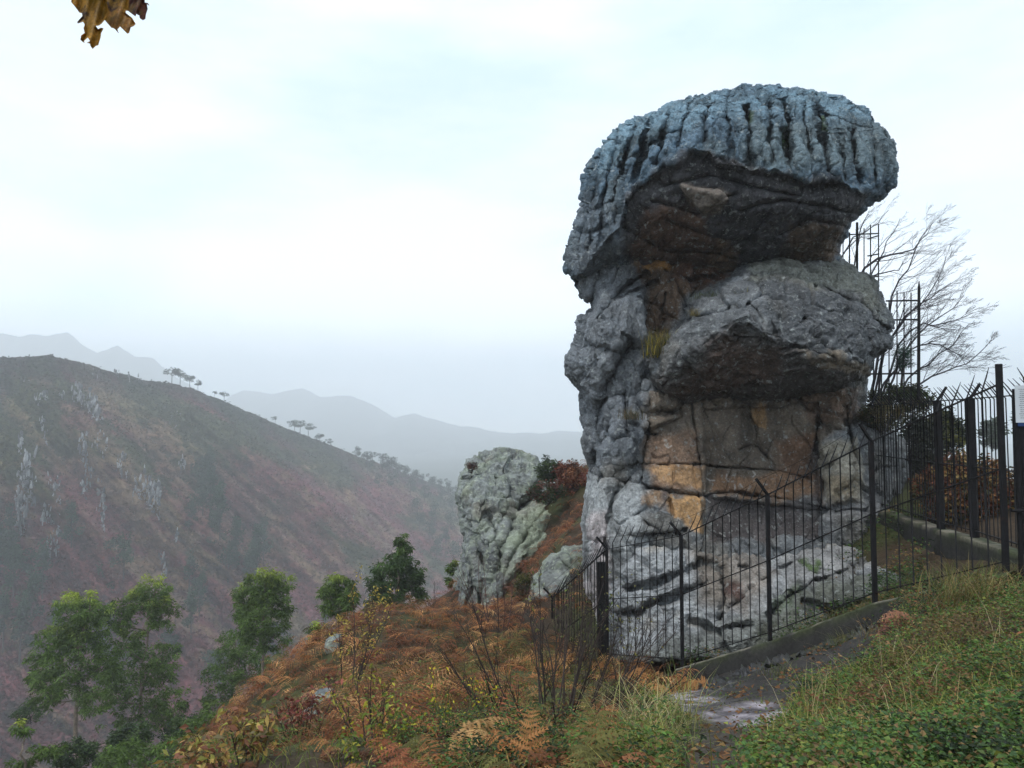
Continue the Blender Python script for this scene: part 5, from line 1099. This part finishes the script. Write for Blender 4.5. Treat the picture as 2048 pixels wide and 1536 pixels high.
tuft('grass_tuft', 'dry brown tuft in the crevice low on the left side of the column', P(1262, 838, 14.0), 200, .32, .006, [(.12,.09,.04),(.22,.16,.09),(.06,.065,.03)], 415, .10)
def bush(name, label, cat, px, py, D, rx, ry, n, cols, seed, size=.06, mt='leaf', wd=.45, zk=1., parts=6):
    global rng
    rng = np.random.default_rng(seed); random.seed(seed); mpp = D / FPX; c0 = P(px, py, D); root = empty(name, c0 - np.array([0, 0, ry * mpp])); tag(root, label, cat)
    rad = np.array([rx * mpp, min(rx, ry * 1.6) * mpp * zk, ry * mpp]); ns = max(6, n // 60); dd = unit(rng.normal(0, 1, (ns, 3))) * (rng.uniform(.2, 1, (ns, 1)) ** .45); sub = c0 + dd * rad * .85; k = rng.integers(0, ns, n)
    pp = sub[k] + unit(rng.normal(0, 1, (n, 3))) * rng.random((n, 1)) ** .5 * (.26 * rad.min() + .05); br = rng.uniform(.6, 1.4, ns); ci = rng.integers(0, len(cols), ns)
    cc = np.array(cols)[np.where(rng.random(n) < .75, ci[k], rng.integers(0, len(cols), n))] * br[k][:, None] * (1 + .2 * rng.normal(0, 1, (n, 1))).clip(.4, 1.7)
    v, q_, c_ = leaf_quads(pp, randdir(n, -.4, .9), rng.uniform(0, 6.3, n), rng.uniform(.6, 1.3, n) * size, rng.uniform(.7, 1.2, n) * size * wd, cc, .12, .15)
    link('foliage', mesh('foliage', v - np.array(root.location), [q_], c_, False), M[mt], root)
    mb = MB(); b = np.array(root.location)
    for j in range(parts):
        t = sub[random.randrange(ns)]; grow(mb, [b + rng.normal(0, .05, 3), b * .6 + t * .4 + rng.normal(0, .05, 3), t], .02, .005, 1, 5, .4, .6)
    pb(mb, 'stems', M['twig'], root, True); return root
RD = [(.19,.06,.04),(.14,.05,.035),(.24,.10,.05),(.10,.05,.035)]; GN = [(.035,.055,.018),(.05,.075,.02),(.03,.045,.02)]; OL = [(.07,.07,.03),(.11,.09,.04),(.05,.055,.025)]
bush('heather_bush', 'small red brown heather tuft on the left top corner of the outcrop', 'bush', 943, 932, 26, 15, 12, 700, [(.10,.05,.045),(.13,.07,.05),(.06,.05,.035)], 516, .07, 'dry', .3)
bush('gorse_bush', 'dark green gorse bush on the top right of the outcrop', 'bush', 1098, 940, 25.6, 30, 26, 2600, GN, 501, .10)
bush('bracken_bush', 'red brown bracken heaped behind the outcrop against the tower', 'bracken', 1145, 955, 25.2, 45, 34, 4200, RD, 502, .12, 'dry')
bush('gorse_bush', 'low dark green and brown bush spilling over the middle of the outcrop', 'bush', 1092, 984, 24.2, 46, 22, 3200, GN + [RD[0], RD[3]], 503, .09)
bush('gorse_bush', 'small olive bush on the slope between the outcrop and the rounded boulder', 'bush', 1050, 1178, 18.6, 22, 34, 1500, OL + [(.09,.10,.02)], 504, .07)
bush('heather_bush', 'shaggy brown heather bush hanging over the right edge of the column', 'bush', 1762, 835, 14.9, 50, 30, 5200, OL + [(.13,.095,.045),(.08,.06,.035)], 505, .06, 'dry', .3)
bush('gorse_bush', 'brown green scrub behind the heather bush under the birch', 'bush', 1800, 800, 17.4, 75, 32, 4200, OL + GN, 506, .09)
bush('scrub_bush', 'dark scrub between the column and the rear railing', 'bush', 1840, 900, 16.4, 50, 90, 6500, [(.03,.035,.02),(.045,.045,.025),(.02,.025,.016)], 507, .09)
bush('beech_hedge', 'copper leaved hedge seen through the rear railing', 'hedge', 1935, 985, 12.8, 110, 80, 14000, [(.17,.06,.035),(.23,.11,.045),(.11,.045,.03),(.28,.19,.07),(.06,.06,.03)], 508, .085, 'dry', .55, .5)
bush('beech_hedge', 'second copper hedge running off beyond the gate', 'hedge', 2120, 985, 12.6, 110, 90, 9000, [(.16,.06,.035),(.22,.11,.045),(.09,.05,.03),(.06,.06,.03)], 509, .085, 'dry', .55, .5)
bush('round_bush', 'yellow green round bush behind the rear railing next to the scrub', 'bush', 1895, 860, 19.5, 42, 46, 3400, [(.05,.06,.02),(.12,.12,.03),(.035,.045,.02)], 510, .12)
bush('far_tree_crown', 'pale hazy tree beyond the hedge left of the end post', 'tree', 1985, 868, 60, 26, 34, 2200, [(.05,.07,.04)], 511, .3)
bush('far_tree_crown', 'hazy tree beyond the hedge right of the end post', 'tree', 2050, 850, 56, 26, 44, 2200, [(.05,.07,.04)], 512, .3)
pt = bush('pine_sapling', 'small bright green pine between the lattice guard and the birch stems', 'tree', 1806, 720, 17.6, 20, 30, 1500, [(.03,.085,.045),(.025,.065,.04)], 513, .10, 'leaf', .12, 1., 4)
mb = MB(); mb.tube([P(1800, 815, 17.6), P(1803, 770, 17.6), P(1808, 700, 17.6)], [.035, .03, .01], 6, (.06, .05, .045)); pb(mb, 'trunk', M['bark'], pt, True)
for bx, by, bd, rx, ry, nn, lab in ((150,1512,23,50,30,3000,'dark green bush at the bottom edge under the leftmost eucalyptus'),(262,1478,25,52,30,3200,'dark green bush between the two left eucalyptus trunks'),(372,1462,25,46,30,2800,'dark leafy bush right of the second eucalyptus trunk'),(488,1446,24,44,34,2800,'dark leafy bush at the foot of the long straight pale trunk'),(565,1424,21,36,34,2400,'dark leafy bush where the bracken slope meets the tall trunks'),(60,1420,34,34,26,1600,'lone dark bush low at the left edge of the view')):
    bush('leafy_bush', lab, 'bush', bx, by, bd, rx, ry, nn, [(.035,.065,.02),(.05,.085,.022),(.07,.11,.03),(.03,.05,.02)], 600 + bx, .11)
# bare birches behind
def birch(label, D, limbs, seed, nch=15):
    global rng
    random.seed(seed); rng = np.random.default_rng(seed); o0 = P(*limbs[0][0], D); root = empty('birch_tree', o0); tag(root, label, 'tree'); 
    for i, l in enumerate(limbs):
        mb = MB(); q = np.array([P(x, y, D + 1.2 * math.sin(i * 2.1) * k / len(l)) for k, (x, y) in enumerate(l)]); s = np.linspace(0, 1, len(q)); s2 = np.linspace(0, 1, 10); q = np.stack([np.interp(s2, s, q[:, k]) for k in range(3)], -1) + rng.normal(0, .03, (10, 3))
        grow(mb, q, .030 if i else .045, .006, 3, nch, .30, .55, (.35, 0, .12), (.05, .042, .05), 5, None, .2, .17, .42); pb(mb, 'limb', M['twig'], root, True)
birch('bare birch with several stems fanning out to the right of the tower', 18.6, [[(1742,800),(1742,771),(1760,714),(1808,640),(1835,607),(1868,592),(1903,568)],[(1750,800),(1768,680),(1778,610),(1796,562),(1820,532),(1832,490),(1850,462),(1868,445)],[(1752,800),(1790,740),(1832,690),(1868,686),(1898,700),(1925,715)],
    [(1800,800),(1820,753),(1868,717),(1910,687),(1940,650)],[(1790,800),(1835,768),(1880,747),(1921,735),(1963,705),(1985,680)],[(1765,790),(1790,700),(1838,645),(1868,648),(1910,645),(1950,625)],[(1760,790),(1770,700),(1800,640),(1850,600),(1880,560),(1895,520)],[(1770,800),(1800,700),(1850,660),(1900,620),(1930,590)]], 601)
birch('bare birch behind the tower, its twigs showing under the right side of the cap', 20.5, [[(1690,640),(1712,550),(1760,520),(1790,505),(1826,496),(1850,470),(1862,450)],[(1670,620),(1685,520),(1700,478),(1730,460),(1760,440),(1775,420)],[(1700,640),(1740,552),(1790,543),(1815,520)],[(1690,640),(1715,500),(1722,450),(1735,425)],[(1690,640),(1750,540),(1775,480),(1800,440)]], 602, 9)

# oak leaves hanging into the view close to the eye
M['oak'] = mat('autumn_oak_leaf', .5, [(60., .4, .001)], .4, .45, 45., trans=.45, lichen=[(38., .55, (.30, .20, .02), .08, .6), (55., .58, (.035, .012, .012), .06, .9)])
ok = empty('oak_twig', P(215, -60, .85)); tag(ok, 'brown and yellow lobed oak leaves hanging from a twig at the top left', 'leaves')
def oakleaf(outline, D, name, bend, c):
    n, k = 46, 22; ys = [p[1] for p in outline]; y0, y1 = min(ys) + .05, max(ys) - .05; pts = list(outline) + [outline[0]]; V, F, Cc = [], [], []
    gx0, gx1 = min(p[0] for p in outline), max(p[0] for p in outline); X_, Y_ = np.meshgrid(np.linspace(gx0, gx1, 240), np.linspace(y0, y1, 200)); ins = inside(X_, Y_, outline)
    d = segdist(X_, Y_, pts); u = (X_ - gx0) / (gx1 - gx0); w = (Y_ - y0) / (y1 - y0)
    Dd = D + .3 * bend * (np.sin(u * 7 + 1) * .5 + np.sin(w * 5) * .7 + .4 * np.sin(u * 19 + w * 9)) * .02 - .004 * np.exp(-(d / 2.) ** 2)
    v = P(X_, Y_, Dd); idx = -np.ones(ins.shape, int)
    cellk = ins[:-1, :-1] & ins[1:, :-1] & ins[:-1, 1:] & ins[1:, 1:]
    j, i = np.nonzero(cellk); q = np.stack([j * 240 + i, (j + 1) * 240 + i, (j + 1) * 240 + i + 1, j * 240 + i + 1], -1)
    used = np.unique(q); mp_ = -np.ones(200 * 240, int); mp_[used] = np.arange(len(used)); vv = v.reshape(-1, 3)[used]; q = mp_[q]
    m = len(vv); back = vv + np.array([0, .0006, 0]); cc = np.asarray(c) * (1 + .5 * fbm(vv * 60, 3, 3)[:, None]).clip(.3, 1.8)
    me = mesh(name, np.vstack([vv, back]) - np.array(ok.location), [np.vstack([q, q[:, ::-1] + m])], np.vstack([cc, cc])); return link(name, me, M['oak'], ok)
def zz(l): return [(100 + x / 8.533, y / 8.533) for x, y in l]
oakleaf(zz([(370,-300),(360,40),(420,110),(500,215),(545,225),(550,270),(460,375),(470,400),(560,370),(590,420),(570,480),(590,560),(530,600),(515,680),(560,720),(600,735),(575,700),(640,640),(680,700),(620,730),(680,745),(690,790),(725,835),(780,780),(820,770),(860,640),(870,560),(915,480),(860,470),(820,495),(780,440),(830,435),(880,400),(930,340),(1000,200),(900,-300)]), .84, 'leaf', 1., (.40, .21, .03))
oakleaf(zz([(700,-300),(800,0),(850,200),(930,340),(1040,470),(1080,480),(1110,500),(1140,540),(1175,570),(1150,500),(1190,450),(1240,500),(1320,575),(1350,555),(1375,465),(1430,440),(1460,405),(1400,300),(1330,245),(1290,215),(1290,180),(1330,180),(1380,-300)]), .86, 'leaf', .8, (.36, .17, .03))
oakleaf(zz([(1150,-300),(1230,100),(1330,185),(1455,280),(1470,235),(1525,265),(1530,310),(1580,345),(1625,320),(1635,240),(1665,150),(1650,70),(1700,100),(1670,50),(1615,40),(1600,-300)]), .88, 'leaf', 1.2, (.12, .035, .02))
mb = MB(); mb.tube([P(150, -160, .86), P(215, -60, .85), P(300, -90, .9), P(420, -160, 1.)], [.002, .0022, .003, .004], 5, (.06, .045, .03)); mb.tube([P(215, -60, .85), P(190, -15, .845)], [.0012, .001], 4, (.06, .045, .03)); pb(mb, 'twig', M['twig'], ok, True)

# ------------------------------------------------------------------ the air of the valley
hz = bpy.data.materials.new('haze'); hz.use_nodes = True; t = hz.node_tree; t.nodes.clear()
ho = t.nodes.new('ShaderNodeOutputMaterial'); pv = t.nodes.new('ShaderNodeVolumePrincipled'); pv.inputs['Color'].default_value = (.95, .966, 1., 1)
pv.inputs['Density'].default_value = .00112; pv.inputs['Anisotropy'].default_value = .25; t.links.new(pv.outputs[0], ho.inputs['Volume'])
mb = MB(); mb.box((0, 0, 50), (5800, 0, 0), (0, 5800, 0), (0, 0, 360)); hzo = mb.build('haze', hz, None, False); tag(hzo, "blue grey mist filling the valley", None, kind="stuff")
